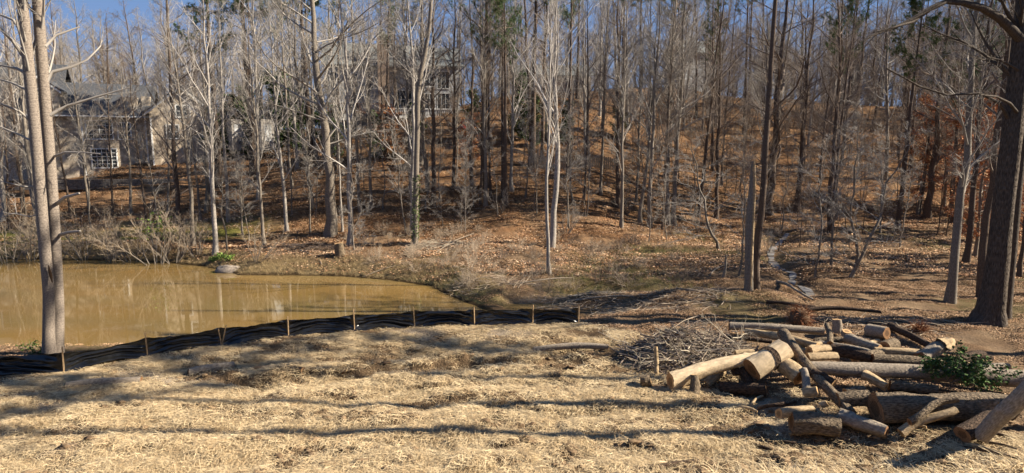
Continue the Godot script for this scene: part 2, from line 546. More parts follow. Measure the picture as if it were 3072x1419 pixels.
func build_litter() -> void:
	# fallen leaves
	var xf := []
	var cols := []
	var pal := [Color(0.45, 0.255, 0.14), Color(0.50, 0.33, 0.20), Color(0.38, 0.20, 0.10), Color(0.28, 0.165, 0.09), Color(0.53, 0.38, 0.25), Color(0.20, 0.125, 0.075), Color(0.42, 0.29, 0.18)]
	var tries := 0
	while xf.size() < 75000 and tries < 260000:
		tries += 1
		var near := xf.size() >= 40000
		var d := 38.0 + 64.0 * pow(rng.randf(), 1.1) if not near else 13.0 + 27.0 * pow(rng.randf(), 0.6)
		var x := rng.randf_range(-0.95, 0.95) * d
		if pond_sd(x, d) < 0.5: continue
		if n_mid.get_noise_2d(x * 0.5, d * 0.9) + n_big.get_noise_2d(x * 3.0, d * 3.0) < rng.randf_range(-0.55, 0.1): continue
		if d < ramp(x, LOT) + 0.4: continue
		if Vector2((x - 1.3) / 4.2, (d - 31.0) / 2.3).length() < 1.05: continue
		if stream_d(x, d) < 0.7: continue
		if d < ramp(x, FOOT) - 1.0 and rng.randf() < 0.45: continue
		var s := rng.randf_range(0.8, 1.5) if not near else rng.randf_range(0.35, 0.65)
		xf.append(Transform3D(Basis(Vector3.UP, rng.randf() * TAU).scaled(Vector3(s, s, s)), on(x, d, 0.01)))
		var c: Color = pal[rng.randi() % pal.size()]
		cols.append(c * rng.randf_range(0.7, 1.15) if not near else c.lerp(Color(0.27, 0.175, 0.10), 0.5) * rng.randf_range(0.55, 1.1))
	scatter("leaf_litter", "brown fallen leaves covering the wooded slope and bottom land", "leaves", leaf_cluster(12, 0.42, 0.065), M.tinted, xf, cols)
	# straw
	xf = []
	cols = []
	tries = 0
	while xf.size() < 34000 and tries < 200000:
		tries += 1
		var d := 9.5 + 18.0 * pow(rng.randf(), 1.25)
		var x := rng.randf_range(-0.93, 0.93) * (d + 1.0)
		if d > ramp(x, LOT) + 0.1: continue
		if rng.randf() < bare(x, d) * 0.93: continue
		var s := rng.randf_range(0.6, 1.25)
		var b := Basis.from_euler(Vector3(rng.randf_range(-0.15, 0.15), rng.randf() * TAU, rng.randf_range(-0.15, 0.15)))
		xf.append(Transform3D(b.scaled(Vector3(s, s, s)), on(x, d, 0.0)))
		cols.append(Color(0.68, 0.545, 0.335).lerp(Color(0.40, 0.28, 0.15), rng.randf()) * rng.randf_range(0.65, 1.1))
	scatter("straw_cover", "dry yellow straw strewn over the graded lot", "straw", straw_tuft(24, 0.28, 0.30, 0.06), M.tinted, xf, cols)
	xf = []
	cols = []
	for k in 5200:
		var d := rng.randf_range(9.0, 14.5)
		var x := rng.randf_range(0.5, 14.5)
		if rng.randf() > smoothstep(14.6, 13.0, d - 0.12 * (x - 4.0)) * smoothstep(0.5, 6.0, x): continue
		var s := rng.randf_range(0.8, 1.5)
		xf.append(Transform3D(Basis.from_euler(Vector3(rng.randf_range(-0.2, 0.2), rng.randf() * TAU, rng.randf_range(-0.2, 0.2))).scaled(Vector3(s, s, s)), on(x, d, 0.01)))
		cols.append(Color(0.72, 0.58, 0.36).lerp(Color(0.42, 0.30, 0.16), rng.randf()))
	scatter("loose_straw", "long loose straw stalks on the near bank below the log pile", "straw", straw_tuft(9, 0.2, 0.42, 0.3), M.tinted, xf, cols)
	# clods of turned soil
	xf = []
	cols = []
	for k in 6000:
		var d := 11.0 + 14.0 * pow(rng.randf(), 1.2)
		var x := rng.randf_range(-0.9, 0.9) * d
		if d > ramp(x, LOT) + 1.5 or bare(x, d) < 0.35: continue
		var s := 0.025 + (0.10 if d < 17.0 or x > 5.0 else 0.08) * pow(rng.randf(), 3.0)
		xf.append(Transform3D(Basis.from_euler(Vector3(rng.randf() * 3.0, rng.randf() * TAU, rng.randf())).scaled(Vector3(s * 1.4, s * 0.6, s)), on(x, d, 0.0)))
		cols.append(Color(0.10, 0.065, 0.038).lerp(Color(0.22, 0.15, 0.085), rng.randf()))
	scatter("soil_clods", "dark clods of turned soil between the straw", "soil", clod_mesh(), M.tinted, xf, cols)
	# dry and green grass along the far bank
	xf = []
	cols = []
	tries = 0
	while xf.size() < 5200 and tries < 60000:
		tries += 1
		var x := rng.randf_range(-42.0, 24.0)
		var d := rng.randf_range(27.5, 56.0)
		var sd := pond_sd(x, d)
		var bank := sd > 0.1 and sd < 2.6 and d > 34.0
		var g := n_big.get_noise_2d(x * 1.5 + 200.0, d * 1.5)
		var wet := x > 2.0 and d > 33.0 and d < 54.0 and g > 0.16 and rng.randf() < 0.5 and stream_d(x, d) > 0.5
		if not (bank or wet): continue
		var s := rng.randf_range(0.4, 0.95)
		xf.append(Transform3D(Basis(Vector3.UP, rng.randf() * TAU).scaled(Vector3(s, s, s)), on(x, d)))
		var dry := Color(0.36, 0.27, 0.14).lerp(Color(0.19, 0.13, 0.07), rng.randf())
		cols.append(dry.lerp(Color(0.12, 0.17, 0.04), clampf(g * 1.4 + rng.randf_range(-0.6, 0.05), 0.0, 0.6)))
	scatter("bank_grass", "dry and green grass along the pond bank and brook", "grass", straw_tuft(14, 0.16, 0.26, 1.6), M.tinted, xf, cols)

func clod_mesh() -> ArrayMesh:
	var st := SurfaceTool.new()
	st.create_from(rock_mesh(9, 7, 1.5, 5), 0)
	st.deindex()
	st.set_smooth_group(-1)
	st.generate_normals()
	return st.commit()

func rock_mesh(lon: int, lat: int, amp: float, sd: int) -> ArrayMesh:
	clear()
	for j in lat + 1:
		var v := PI * j / lat
		for i in lon:
			var a := TAU * i / lon
			var n := Vector3(sin(v) * cos(a), cos(v), sin(v) * sin(a))
			BV.append(n * (1.0 + amp * n_mid.get_noise_3d(n.x * 4.0 + sd * 9.0, n.y * 4.0, n.z * 4.0)))
			BN.append(n)
	for j in lat:
		for i in lon:
			var a := j * lon + i
			var b := j * lon + (i + 1) % lon
			BI.append_array([a, a + lon, b, b, a + lon, b + lon])
	return flush()

# ---------------------------------------------------------------- trees
# Every kind is grown once (trunk and crown as two meshes) and then copied.
var TV := {}          # kind -> Array of prototypes {trunk, crown, leaves, h, r}
var tips := []        # ends of twigs of the tree being grown
const MINR := 0.0045

func bent(p: Vector3, dir: Vector3, length: float, segs: int, r0: float, r1: float, wiggle: float, lift: float, sides: int) -> PackedVector3Array:
	var pts := PackedVector3Array([p])
	var rad := PackedFloat32Array([r0])
	var q := p
	var dr := dir
	for k in segs:
		dr = (dr + Vector3(rng.randf_range(-wiggle, wiggle), rng.randf_range(-wiggle, wiggle) + lift, rng.randf_range(-wiggle, wiggle))).normalized()
		q += dr * (length / segs)
		pts.append(q)
		rad.append(maxf(lerpf(r0, r1, (k + 1.0) / segs), MINR * 0.7))
	tube(pts, rad, sides)
	return pts

func aside(dir: Vector3, angle: float, around: float) -> Vector3:
	var u := dir.cross(Vector3(0.21, 0.31, 0.93)).normalized()
	return dir.rotated(u.rotated(dir, around), angle)

func limbs(p: Vector3, dir: Vector3, length: float, r: float, level: int, o: Dictionary) -> void:
	var segs: int = [0, 5, 3, 2, 1][level]
	var sides := 5 if level == 1 else 3
	var pts := bent(p, dir, length, segs, r, maxf(r * 0.25, MINR * 0.8), o.wiggle, o.lift if level < 3 else o.lift * 0.4, sides)
	if level >= o.levels:
		tips.append(pts[pts.size() - 1])
		return
	var n: int = o.n[level]
	for k in n:
		var t := lerpf(0.18, 1.0, (k + rng.randf()) / n)
		var f := t * segs
		var i := mini(int(f), segs - 1)
		var q := pts[i].lerp(pts[i + 1], f - i)
		var dd := (pts[i + 1] - pts[i]).normalized()
		dd = aside(dd, rng.randf_range(0.45, 0.95), rng.randf() * TAU)
		dd.y = dd.y * o.flat + (0.12 if level < 2 else 0.0)
		limbs(q, dd.normalized(), length * o.ratio * rng.randf_range(0.6, 1.15) * (1.15 - 0.55 * t), maxf(r * 0.42 * (1.1 - 0.5 * t), MINR), level + 1, o)

func grow(h: float, r: float, o: Dictionary) -> Dictionary:
	# trunk
	clear()
	tips = []
	var segs := 14
	var pts := PackedVector3Array()
	var rad := PackedFloat32Array()
	var q := Vector3(0, -0.5, 0)
	var off := Vector2.ZERO
	for k in segs + 1:
		var t := float(k) / segs
		off += Vector2(rng.randf_range(-1, 1), rng.randf_range(-1, 1)) * o.sway * h / segs
		q = Vector3(off.x, -0.5 + t * (h + 0.5), off.y)
		pts.append(q)
		var flare := 1.0 + 0.55 * exp(-maxf(q.y, 0.0) / (r * 2.2))
		rad.append(maxf(r * pow(1.0 - t * 0.965, 0.75) * flare, 0.008))
	tube(pts, rad, o.get("sides", 8), 0.10)
	var d := {"h": h, "r": r}
	d.trunk = flush()
	# crown
	var n: int = o.n[0]
	for k in n:
		var t := lerpf(o.start, 0.985, (k + rng.randf() * 0.8) / n)
		var f := t * segs
		var i := mini(int(f), segs - 1)
		var p := pts[i].lerp(pts[i + 1], f - i)
		var rr := lerpf(rad[i], rad[i + 1], f - i)
		var up: float = rng.randf_range(o.up[0], o.up[1])
		var a := rng.randf() * TAU
		var dir := Vector3(cos(a) * sin(up), cos(up), sin(a) * sin(up))
		var s: float = (t - o.start) / (1.0 - o.start)
		var l: float = h * o.reach * rng.randf_range(0.55, 1.15) * (1.0 - 0.72 * s) * (0.55 + 0.45 * smoothstep(0.0, 0.25, s))
		limbs(p, dir, l, clampf(rr * 0.5, MINR, r * o.get("limb", 0.27)), 1, o)
	d.crown = flush()
	d.tips = tips.duplicate()
	return d

func leaves_at(at: Array, per: int, spread: float, size: float, pal: Array, keep := 1.0, droop := 0.0) -> ArrayMesh:
	clear()
	for p in at:
		if rng.randf() > keep: continue
		for k in per:
			var c: Vector3 = p + Vector3(rng.randfn(), rng.randfn() * 0.7 - droop, rng.randfn()) * spread
			var b := Basis.from_euler(Vector3(rng.randf_range(-1.4, 1.4), rng.randf() * TAU, rng.randf_range(-1.0, 1.0)))
			var s := size * rng.randf_range(0.6, 1.25)
			var col: Color = pal[rng.randi() % pal.size()] * rng.randf_range(0.75, 1.2)
			quad(c, c + b * Vector3(s * 0.5, 0.02, s * 0.28), c + b * Vector3(s, 0, 0), c + b * Vector3(s * 0.5, -0.02, -s * 0.28), col)
	return flush(true)

func needles_at(at: Array, per: int, length: float, keep := 1.0) -> ArrayMesh:
	clear()
	for p in at:
		if rng.randf() > keep: continue
		for k in per:
			var v := Vector3(rng.randfn(), rng.randfn() + 0.3, rng.randfn()).normalized() * length * rng.randf_range(0.6, 1.2)
			var s := v.cross(Vector3(0.2, 0.9, 0.3)).normalized() * 0.018
			var i := BV.size()
			var n := s.cross(v).normalized()
			BV.append_array([p - s, p + v, p + s])
			BN.append_array([n, n, n])
			BI.append_array([i, i + 1, i + 2])
	return flush()

func grow_all() -> void:
	rng.seed = 77
	var tall := {"n": [25, 9, 6, 5], "levels": 4, "start": 0.20, "up": [0.45, 1.05], "reach": 0.36, "ratio": 0.46, "wiggle": 0.17, "lift": 0.06, "flat": 1.0, "sway": 0.10}
	var limby := tall.merged({"n": [15, 6, 5, 3], "reach": 0.42, "up": [0.4, 0.85], "lift": 0.05, "wiggle": 0.14, "ratio": 0.5, "limb": 0.36}, true)
	TV.pale = [grow(21.0, 0.20, limby), grow(20.0, 0.18, limby.merged({"start": 0.34, "up": [0.3, 0.7]}, true)), grow(22.0, 0.21, limby.merged({"start": 0.26, "n": [13, 7, 5, 3]}, true)), grow(19.0, 0.19, limby.merged({"start": 0.42, "wiggle": 0.2, "n": [12, 7, 5, 3]}, true))]
	TV.grey = [grow(20.0, 0.20, tall.merged({"n": [17, 8, 6, 4], "start": 0.38, "up": [0.4, 0.9], "reach": 0.42, "wiggle": 0.2, "limb": 0.36}, true)), grow(22.0, 0.22, tall.merged({"start": 0.25, "up": [0.45, 1.0], "reach": 0.32, "wiggle": 0.24}, true)), grow(21.0, 0.20, tall.merged({"start": 0.20, "up": [0.45, 1.0], "wiggle": 0.22}, true)), grow(23.0, 0.24, tall.merged({"start": 0.30, "reach": 0.35, "wiggle": 0.26, "up": [0.5, 1.2]}, true))]
	TV.dark = [grow(22.0, 0.23, tall.merged({"start": 0.26, "up": [0.6, 1.25], "reach": 0.32, "wiggle": 0.28}, true)), grow(21.0, 0.21, tall.merged({"start": 0.18, "up": [0.5, 1.2], "reach": 0.31, "wiggle": 0.28}, true))]
	var small := {"n": [24, 9, 8], "levels": 3, "start": 0.14, "up": [0.5, 1.15], "reach": 0.26, "ratio": 0.45, "wiggle": 0.22, "lift": 0.05, "flat": 0.9, "sway": 0.14, "sides": 5}
	TV.sapling = [grow(9.0, 0.055, small), grow(8.0, 0.05, small.merged({"start": 0.3, "up": [0.3, 0.8]}, true)), grow(10.0, 0.06, small.merged({"start": 0.36, "reach": 0.2}, true)), grow(7.0, 0.05, small.merged({"reach": 0.34, "up": [0.8, 1.35], "sway": 0.2}, true))]
	# loblolly pines: bare below, needles high up
	TV.pine = []
	for k in 2:
		var p := grow(25.0, 0.24, {"n": [26, 6, 5], "levels": 3, "start": 0.52 if k else 0.62, "up": [0.9, 1.45], "reach": 0.17, "ratio": 0.42, "wiggle": 0.2, "lift": 0.10, "flat": 0.9, "sway": 0.03})
		p.leaves = needles_at(p.tips, 18, 0.30)
		TV.pine.append(p)
	# beech that keeps its copper leaves
	TV.beech = []
	for k in 2:
		var p := grow(14.0, 0.15, tall.merged({"n": [26, 7, 5, 3], "start": 0.14, "up": [0.9, 1.45], "reach": 0.26, "lift": 0.03, "flat": 0.6}, true))
		p.leaves = leaves_at(p.tips, 5, 0.2, 0.2, [Color(0.42, 0.17, 0.07), Color(0.48, 0.23, 0.10), Color(0.33, 0.12, 0.05), Color(0.47, 0.29, 0.15)], 0.6)
		TV.beech.append(p)
	# hollies and privets
	TV.holly = []
	for k in 2:
		var p := grow(5.5 + k, 0.07, small.merged({"n": [26, 8, 5], "start": 0.06, "up": [0.6, 1.3], "reach": 0.30}, true))
		p.leaves = leaves_at(p.tips, 7, 0.17, 0.19, [Color(0.055, 0.085, 0.03), Color(0.08, 0.12, 0.035), Color(0.035, 0.055, 0.022)], 0.8)
		TV.holly.append(p)
	# alder-like clumps on the bank: many leaning stems
	TV.clump = []
	for k in 3:
		clear()
		tips = []
		var stems := []
		for j in 9:
			var a := rng.randf() * TAU
			var lean := rng.randf_range(0.15, 0.85)
			stems.append([Vector3(cos(a), 0, sin(a)) * 0.25 + Vector3(0, -0.15, 0), Vector3(cos(a) * sin(lean), cos(lean), sin(a) * sin(lean)), rng.randf_range(2.8, 5.2)])
		var all := []
		for s in stems:
			all.append(bent(s[0], s[1], s[2], 6, 0.038, 0.012, 0.12, 0.05, 5))
		var d := {"h": 4.5, "r": 0.04}
		d.trunk = flush()
		var o := {"n": [0, 5, 4, 3], "levels": 3, "wiggle": 0.22, "lift": 0.04, "flat": 0.95, "ratio": 0.45}
		for pts in all:
			for j in 7:
				var f := rng.randf_range(1.2, 6.0)
				var i := mini(int(f), 5)
				var q: Vector3 = pts[i].lerp(pts[i + 1], f - i)
				limbs(q, aside((pts[i + 1] - pts[i]).normalized(), rng.randf_range(0.4, 0.9), rng.randf() * TAU), rng.randf_range(0.7, 1.6), 0.014, 1, o)
		d.crown = flush()
		TV.clump.append(d)
	# low dry brush
	TV.brush = []
	for k in 3:
		clear()
		tips = []
		var o := {"n": [0, 5, 3, 2], "levels": 3, "wiggle": 0.3, "lift": 0.0, "flat": 0.9, "ratio": 0.45}
		for j in 22:
			var a := rng.randf() * TAU
			var lean := rng.randf_range(0.1, 1.2)
			limbs(Vector3(cos(a), 0, sin(a)) * rng.randf() * 0.35 - Vector3(0, 0.05, 0), Vector3(cos(a) * sin(lean), cos(lean), sin(a) * sin(lean)), rng.randf_range(0.5, 1.25), 0.009, 1, o)
		TV.brush.append({"h": 1.0, "r": 0.01, "crown": flush()})

var made := {}
func plant(kind: String, variant: int, at: Vector3, sxz: float, sy: float, turn: float, lean: Vector3, called: String, label: String, category: String, group: String, tint := "") -> Node3D:
	var key := kind + str(variant) + tint
	var o: Node3D
	if made.has(key):
		o = made[key].duplicate()
		o.name = numbered(called)
		add_child(o)
	else:
		var p: Dictionary = TV[kind][variant]
		o = Node3D.new()
		o.name = numbered(called)
		add_child(o)
		var bark := {"pale": M.bark_pale, "grey": M.bark_grey, "dark": M.bark_dark, "pine": M.bark_dark, "beech": M.bark_grey, "sapling": M.bark_grey, "holly": M.bark_grey, "clump": M.bark_grey}
		var twig := {"pale": M.twig_pale, "grey": M.twig_grey, "dark": M.twig_dark, "pine": M.twig_dark, "beech": M.twig_grey, "sapling": M.twig_grey, "holly": M.twig_grey, "clump": M.twig_tan, "brush": M.twig_tan}
		var bm: Material = bark.get(tint if tint else kind)
		var tm: Material = twig.get(tint if tint else kind)
		if p.has("trunk"): part("stems" if kind == "clump" else "trunk", p.trunk, bm, o)
		part("crown" if kind != "brush" else "twigs", p.crown, tm, o)
		if p.has("leaves"): part("needles" if kind == "pine" else "leaves", p.leaves, M.needle if kind == "pine" else M.beech_leaf, o)
		made[key] = o
	o.transform = Transform3D(Basis.from_euler(lean) * Basis(Vector3.UP, turn) * Basis.from_scale(Vector3(sxz, sy, sxz)), at)
	o.set_meta("label", label)
	o.set_meta("category", category)
	if group: o.set_meta("group", group)
	elif o.has_meta("group"): o.remove_meta("group")
	return o

# a tree whose foot shows at a photo pixel, with its trunk's width in photo pixels
func tree_px(kind: String, sx: float, sy: float, wpx: float, label: String, group := "", lean := Vector3.ZERO, tall := 0.0) -> void:
	var at := hit(sx, sy)
	var r := wpx * -at.z / FPX * 0.5
	var v: int = rng.randi() % TV[kind].size()
	var p: Dictionary = TV[kind][v]
	var h := tall if tall > 0.0 else clampf(13.0 + r * 40.0, 14.0, 25.0)
	if kind == "sapling" and tall <= 0.0: h = clampf(4.5 + r * 60.0, 5.0, 13.0)
	var called: String = {"pale": "pale_tree", "grey": "grey_tree", "dark": "dark_tree", "sapling": "sapling", "pine": "pine_tree", "beech": "beech_tree", "holly": "holly_bush", "clump": "bank_shrub"}[kind]
	plant(kind, v, at, r / p.r, h / p.h, rng.randf() * TAU, lean, called, label, "tree", group)

const HEROES := [
	["pale", 646, 764, 15, "slim pale straight tree on the far shore beside bright green waterside leaves", ""],
	["grey", 576, 734, 13, "forked grey tree standing among the leaning shrubs on the far shore", ""],
	["dark", 548, 724, 16, "dark trunk hugging the forked grey tree on the far shore", ""],
	["grey", 797, 734, 10, "thin grey tree behind the bare rounded shrub on the far bank", ""],
	["pale", 858, 693, 11, "slim pale tree on the leafy slope above the bare rounded shrub", ""],
	["grey", 989, 703, 32, "thick brown-grey trunk beside the cut stump on the far bank", ""],
	["pale", 1045, 734, 17, "straight light grey tree just right of the cut stump on the far bank", ""],
	["pale", 1027, 693, 7, "very thin pale tree squeezed between the thick trunk and the light grey tree", ""],
	["grey", 1108, 628, 10, "slender grey tree on the leafy slope beyond the brushy bank", "slender trees on the leafy slope"],
	["pale", 1229, 703, 14, "pale trunk paired with the ivy-covered trunk behind the bank brush", ""],
	["grey", 1227, 577, 12, "slender grey tree on the leafy slope beyond the brushy bank", "slender trees on the leafy slope"],
	["dark", 1361, 567, 11, "brown trunk on the open leafy slope below the white house", ""],
	["dark", 1441, 613, 9, "cluster of dark trunks on the open leafy slope", "cluster of trunks on the open leafy slope"],
	["grey", 1461, 618, 12, "cluster of dark trunks on the open leafy slope", "cluster of trunks on the open leafy slope"],
	["dark", 1471, 592, 8, "cluster of dark trunks on the open leafy slope", "cluster of trunks on the open leafy slope"],
	["pine", 1455, 560, 20, "tall dark pine trunk behind the cluster on the leafy slope", ""],
	["pine", 1519, 613, 12, "pair of straight brown pine trunks on the leafy slope", "pair of brown pine trunks"],
	["pine", 1509, 592, 11, "pair of straight brown pine trunks on the leafy slope", "pair of brown pine trunks"],
	["pale", 1644, 822, 12, "slim pale tree with its foot out in the marshy brush by the brook", ""],
	["pale", 1659, 744, 20, "smooth white-grey tree standing just behind the slim pale one by the brook", ""],
	["grey", 1803, 582, 9, "grey tree below the wooden picket fence on the slope", ""],
	["dark", 1853, 623, 14, "dark trunk at the foot of the slope beside two thinner grey ones", ""],
	["grey", 1868, 683, 11, "knotty grey tree at the edge of the green brush", ""],
	["grey", 1949, 678, 14, "grey trunk at the slope's foot left of the bottom land", "grey trunks along the slope's foot"],
	["dark", 1987, 688, 8, "thin dark tree between two grey trunks at the slope's foot", ""],
	["grey", 2022, 678, 16, "grey trunk at the slope's foot left of the bottom land", "grey trunks along the slope's foot"],
	["dark", 2144, 653, 13, "dark trunk standing alone on the bottom land left of the broken snag", ""],
	["dark", 2308, 638, 26, "stout dark trunk beyond the brook behind the broken snag", ""],
	["dark", 2391, 633, 16, "dark trunk beyond the brook beside the stout one", ""],
	["dark", 2492, 698, 17, "dark trunk on the bottom land amid the slanting saplings", ""],
	["dark", 2785, 653, 20, "thick dark trunk behind the copper-leaved branches", ""],
	["grey", 2838, 905, 26, "light grey trunk near the log pile and the big oak", ""],
	["dark", 2898, 789, 18, "dark trunk leaning slightly beside the big oak", ""],
	["dark", 2868, 673, 11, "thin dark trunk behind the light grey one near the oak", ""],
	["dark", 3062, 829, 12, "dark trunk just behind the big oak", ""],
	["pine", 930, 480, 18, "tall pine trunk among hollies in front of the white house", ""],
	["pine", 760, 520, 22, "big dark pine trunk beside the beige house", ""],
	["pine", 655, 560, 20, "dark pine trunk at the edge of the beige house's yard", ""],
	["pine", 2010, 470, 14, "pine on the upper leafy slope", "pines on the upper slope"],
	["pine", 1600, 500, 18, "pine on the upper leafy slope", "pines on the upper slope"],
]
const SAPLINGS := [[689, 754, 6], [722, 701, 5], [734, 703, 6], [929, 698, 6], [1061, 754, 5], [1146, 628, 5], [1220, 698, 6], [1275, 628, 5], [1577, 592, 6], [1081, 542, 5], [1368, 532, 5], [1707, 683, 6], [1719, 603, 8], [2212, 830, 7], [2444, 832, 7], [2494, 797, 8], [1400, 640, 4], [1320, 600, 4], [1490, 650, 4], [1610, 640, 4], [1760, 650, 5], [1920, 640, 5], [880, 640, 4], [950, 650, 4], [620, 640, 4], [2080, 640, 5], [2350, 700, 5], [2640, 700, 6], [2700, 740, 5], [2930, 720, 6], [2230, 650, 5], [470, 690, 5]]

func build_trees() -> void:
	rng.seed = 5
	for t in HEROES:
		tree_px(t[0], t[1], t[2], t[3], t[4], t[5], Vector3(rng.randf_range(-0.015, 0.015), 0, rng.randf_range(-0.015, 0.015)))
	for t in SAPLINGS:
		var sp := hit(t[0], t[1])
		tree_px("sapling", t[0], t[1], t[2], ("very thin" if t[2] < 6 else "thin") + " bare sapling on the leaves " + beside(sp.x, -sp.z), "saplings between the larger trunks", Vector3(rng.randf_range(-0.06, 0.06), 0, rng.randf_range(-0.06, 0.06)))
	for t in [[70, 640, 9], [215, 655, 7], [268, 625, 8], [338, 650, 7], [395, 640, 9], [440, 668, 8], [505, 640, 7], [30, 690, 8], [600, 660, 7], [150, 610, 9]]:
		tree_px("grey" if rng.randf() < 0.7 else "dark", t[0], t[1], t[2], "slender bare tree on the bank below the beige house", "slender trees below the beige house", Vector3(rng.randf_range(-0.06, 0.06), 0, rng.randf_range(-0.06, 0.06)), rng.randf_range(12.0, 17.0))
	# slanting stems on the bottom land
	tree_px("sapling", 2161, 749, 10, "dark stem slanting up to the left over the brook", "", Vector3(0, 0, 0.32), 9.0)
	tree_px("sapling", 2555, 832, 11, "curved stem slanting right, crossed by a straighter one", "", Vector3(0, 0, -0.36), 10.0)
	tree_px("sapling", 2582, 814, 10, "upright stem crossing behind the slanting curved one", "", Vector3(0, 0, 0.08), 11.0)
	# copper beeches on the right
	var words := ["behind the leaning dark trunk", "before the thick dark trunk", "close behind the oak", "at the oak's right foot", "behind the light grey trunk", "left of the light grey trunk", "between the oak and the leaning dark trunk"]
	var wi := 0
	for b in [[2925, 770, 11], [2880, 700, 11], [2960, 660, 11], [3055, 800, 12], [2830, 620, 10], [2750, 640, 8], [2990, 730, 11]]:
		tree_px("beech", b[0], b[1], b[2], "beech holding copper leaves " + words[wi], "copper-leaved beeches near the oak", Vector3.ZERO, 12.0)
		wi += 1
	for b in [[1180, 470, 7], [1420, 500, 6]]:
		tree_px("beech", b[0], b[1], b[2], "small beech with tan leaves on the slope below the white house", "small tan beeches below the white house", Vector3.ZERO, 5.5)
	# the wood behind
	var count := 0
	var tries := 0
	var kinds := ["grey", "grey", "grey", "dark", "dark", "pale", "pale", "grey", "dark", "pine"]
	var spots := []
	while count < 195 and tries < 12000:
		tries += 1
		var d := rng.randf_range(54.0, 100.0) if count < 130 else rng.randf_range(92.0, 118.0)
		var x := rng.randf_range(-0.92, 0.98) * d
		if pond_sd(x, d) < 3.0: continue
		if blocked(x, d): continue
		var p := Vector2(x, d)
		var ok := true
		for q in spots:
			if p.distance_squared_to(q) < 8.0: ok = false; break
		if not ok: continue
		spots.append(p)
		count += 1
		var kind: String = kinds[rng.randi() % kinds.size()]
		if x > 18.0 and kind == "pale" and rng.randf() < 0.7: kind = "dark"
		var v: int = rng.randi() % TV[kind].size()
		var s := rng.randf_range(0.62, 1.05) if d < 96.0 else rng.randf_range(0.95, 1.3)
		var lb: String = ("slender " if s < 0.78 else ("stout " if s > 0.98 else "")) + {"grey": "bare grey hardwood", "dark": "bare dark-barked hardwood", "pale": "bare pale-barked hardwood", "pine": "tall green-topped pine"}[kind] + " in the wood " + beside(x, d)
		var nm: String = {"pale": "pale_tree", "grey": "grey_tree", "dark": "dark_tree", "pine": "pine_tree"}[kind]
		plant(kind, v, on(x, d, -0.1), s, rng.randf_range(0.85, 1.1), rng.randf() * TAU, Vector3(rng.randf_range(-0.05, 0.05), 0, rng.randf_range(-0.05, 0.05)), nm, lb, "tree", kind + " trees in the wood behind")
	# beyond the crest the wood is one mass
	for k in 3:
		var kind: String = ["grey", "dark", "pale"][k]
		var p: Dictionary = TV[kind][1]
		var am := ArrayMesh.new()
		am.add_surface_from_arrays(Mesh.PRIMITIVE_TRIANGLES, p.trunk.surface_get_arrays(0))
		am.add_surface_from_arrays(Mesh.PRIMITIVE_TRIANGLES, p.crown.surface_get_arrays(0))
		am.surface_set_material(0, M["bark_" + kind])
		am.surface_set_material(1, M["twig_" + kind])
		var xf := []
		while xf.size() < [150, 120, 50][k]:
			var d := rng.randf_range(116.0, 170.0)
			var x := rng.randf_range(-0.98, 1.0) * d
			if rng.randf() < 0.3: x = rng.randf_range(0.25, 1.0) * d
			if blocked(x, d): continue
			var s := rng.randf_range(0.9, 1.5)
			xf.append(Transform3D(Basis(Vector3.UP, rng.randf() * TAU).scaled(Vector3(s, rng.randf_range(0.8, 1.15), s)), on(x, d, -3.0)))
		scatter("distant_wood", ["far grey bare trees massed beyond the crest", "far dark bare trees massed beyond the crest", "far pale bare trees massed beyond the crest"][k], "trees", am, null, xf, [])
	var thicket := ArrayMesh.new()
	thicket.add_surface_from_arrays(Mesh.PRIMITIVE_TRIANGLES, TV.sapling[3].trunk.surface_get_arrays(0))
	thicket.add_surface_from_arrays(Mesh.PRIMITIVE_TRIANGLES, TV.sapling[3].crown.surface_get_arrays(0))
	thicket.surface_set_material(0, M.bark_grey)
	thicket.surface_set_material(1, M.twig_grey)
	var tf := []
	while tf.size() < 420:
		var d := rng.randf_range(88.0, 130.0)
		var x := rng.randf_range(-0.95, 1.0) * d
		if rng.randf() < 0.35: x = rng.randf_range(0.1, 1.0) * d
		if blocked(x, d): continue
		var s := rng.randf_range(0.7, 1.25)
		tf.append(Transform3D(Basis(Vector3.UP, rng.randf() * TAU).scaled(Vector3(s, s, s)), on(x, d, -0.5)))
	scatter("distant_thicket", "far twiggy thicket along the crest of the slope", "thicket", thicket, null, tf, [])
	count = 0
	while count < 260:
		var d := rng.randf_range(48.0, 90.0) if count < 150 else rng.randf_range(70.0, 105.0)
		var x := rng.randf_range(-0.9, 0.92) * d if count < 120 or count >= 190 else rng.randf_range(0.2, 0.92) * d
		if pond_sd(x, d) < 1.5 or blocked(x, d): continue
		if d < ramp(x, FOOT) + 1.0 and x < 20.0: continue
		count += 1
		var v: int = rng.randi() % 4 if count < 190 else rng.randi_range(1, 2)
		var s := rng.randf_range(0.6, 1.15)
		plant("sapling", v, on(x, d, -0.05), s, s * (rng.randf_range(0.9, 1.2) if count < 190 else rng.randf_range(1.1, 1.5)), rng.randf() * TAU, Vector3(rng.randf_range(-0.1, 0.1), 0, rng.randf_range(-0.1, 0.1)), "sapling", ("small " if s < 0.8 else ("tall " if s > 1.0 else "")) + "twiggy bare undergrowth tree " + beside(x, d), "sapling", "undergrowth on the wooded slope", "dark" if x > 12.0 and rng.randf() < 0.75 else "")
	count = 0
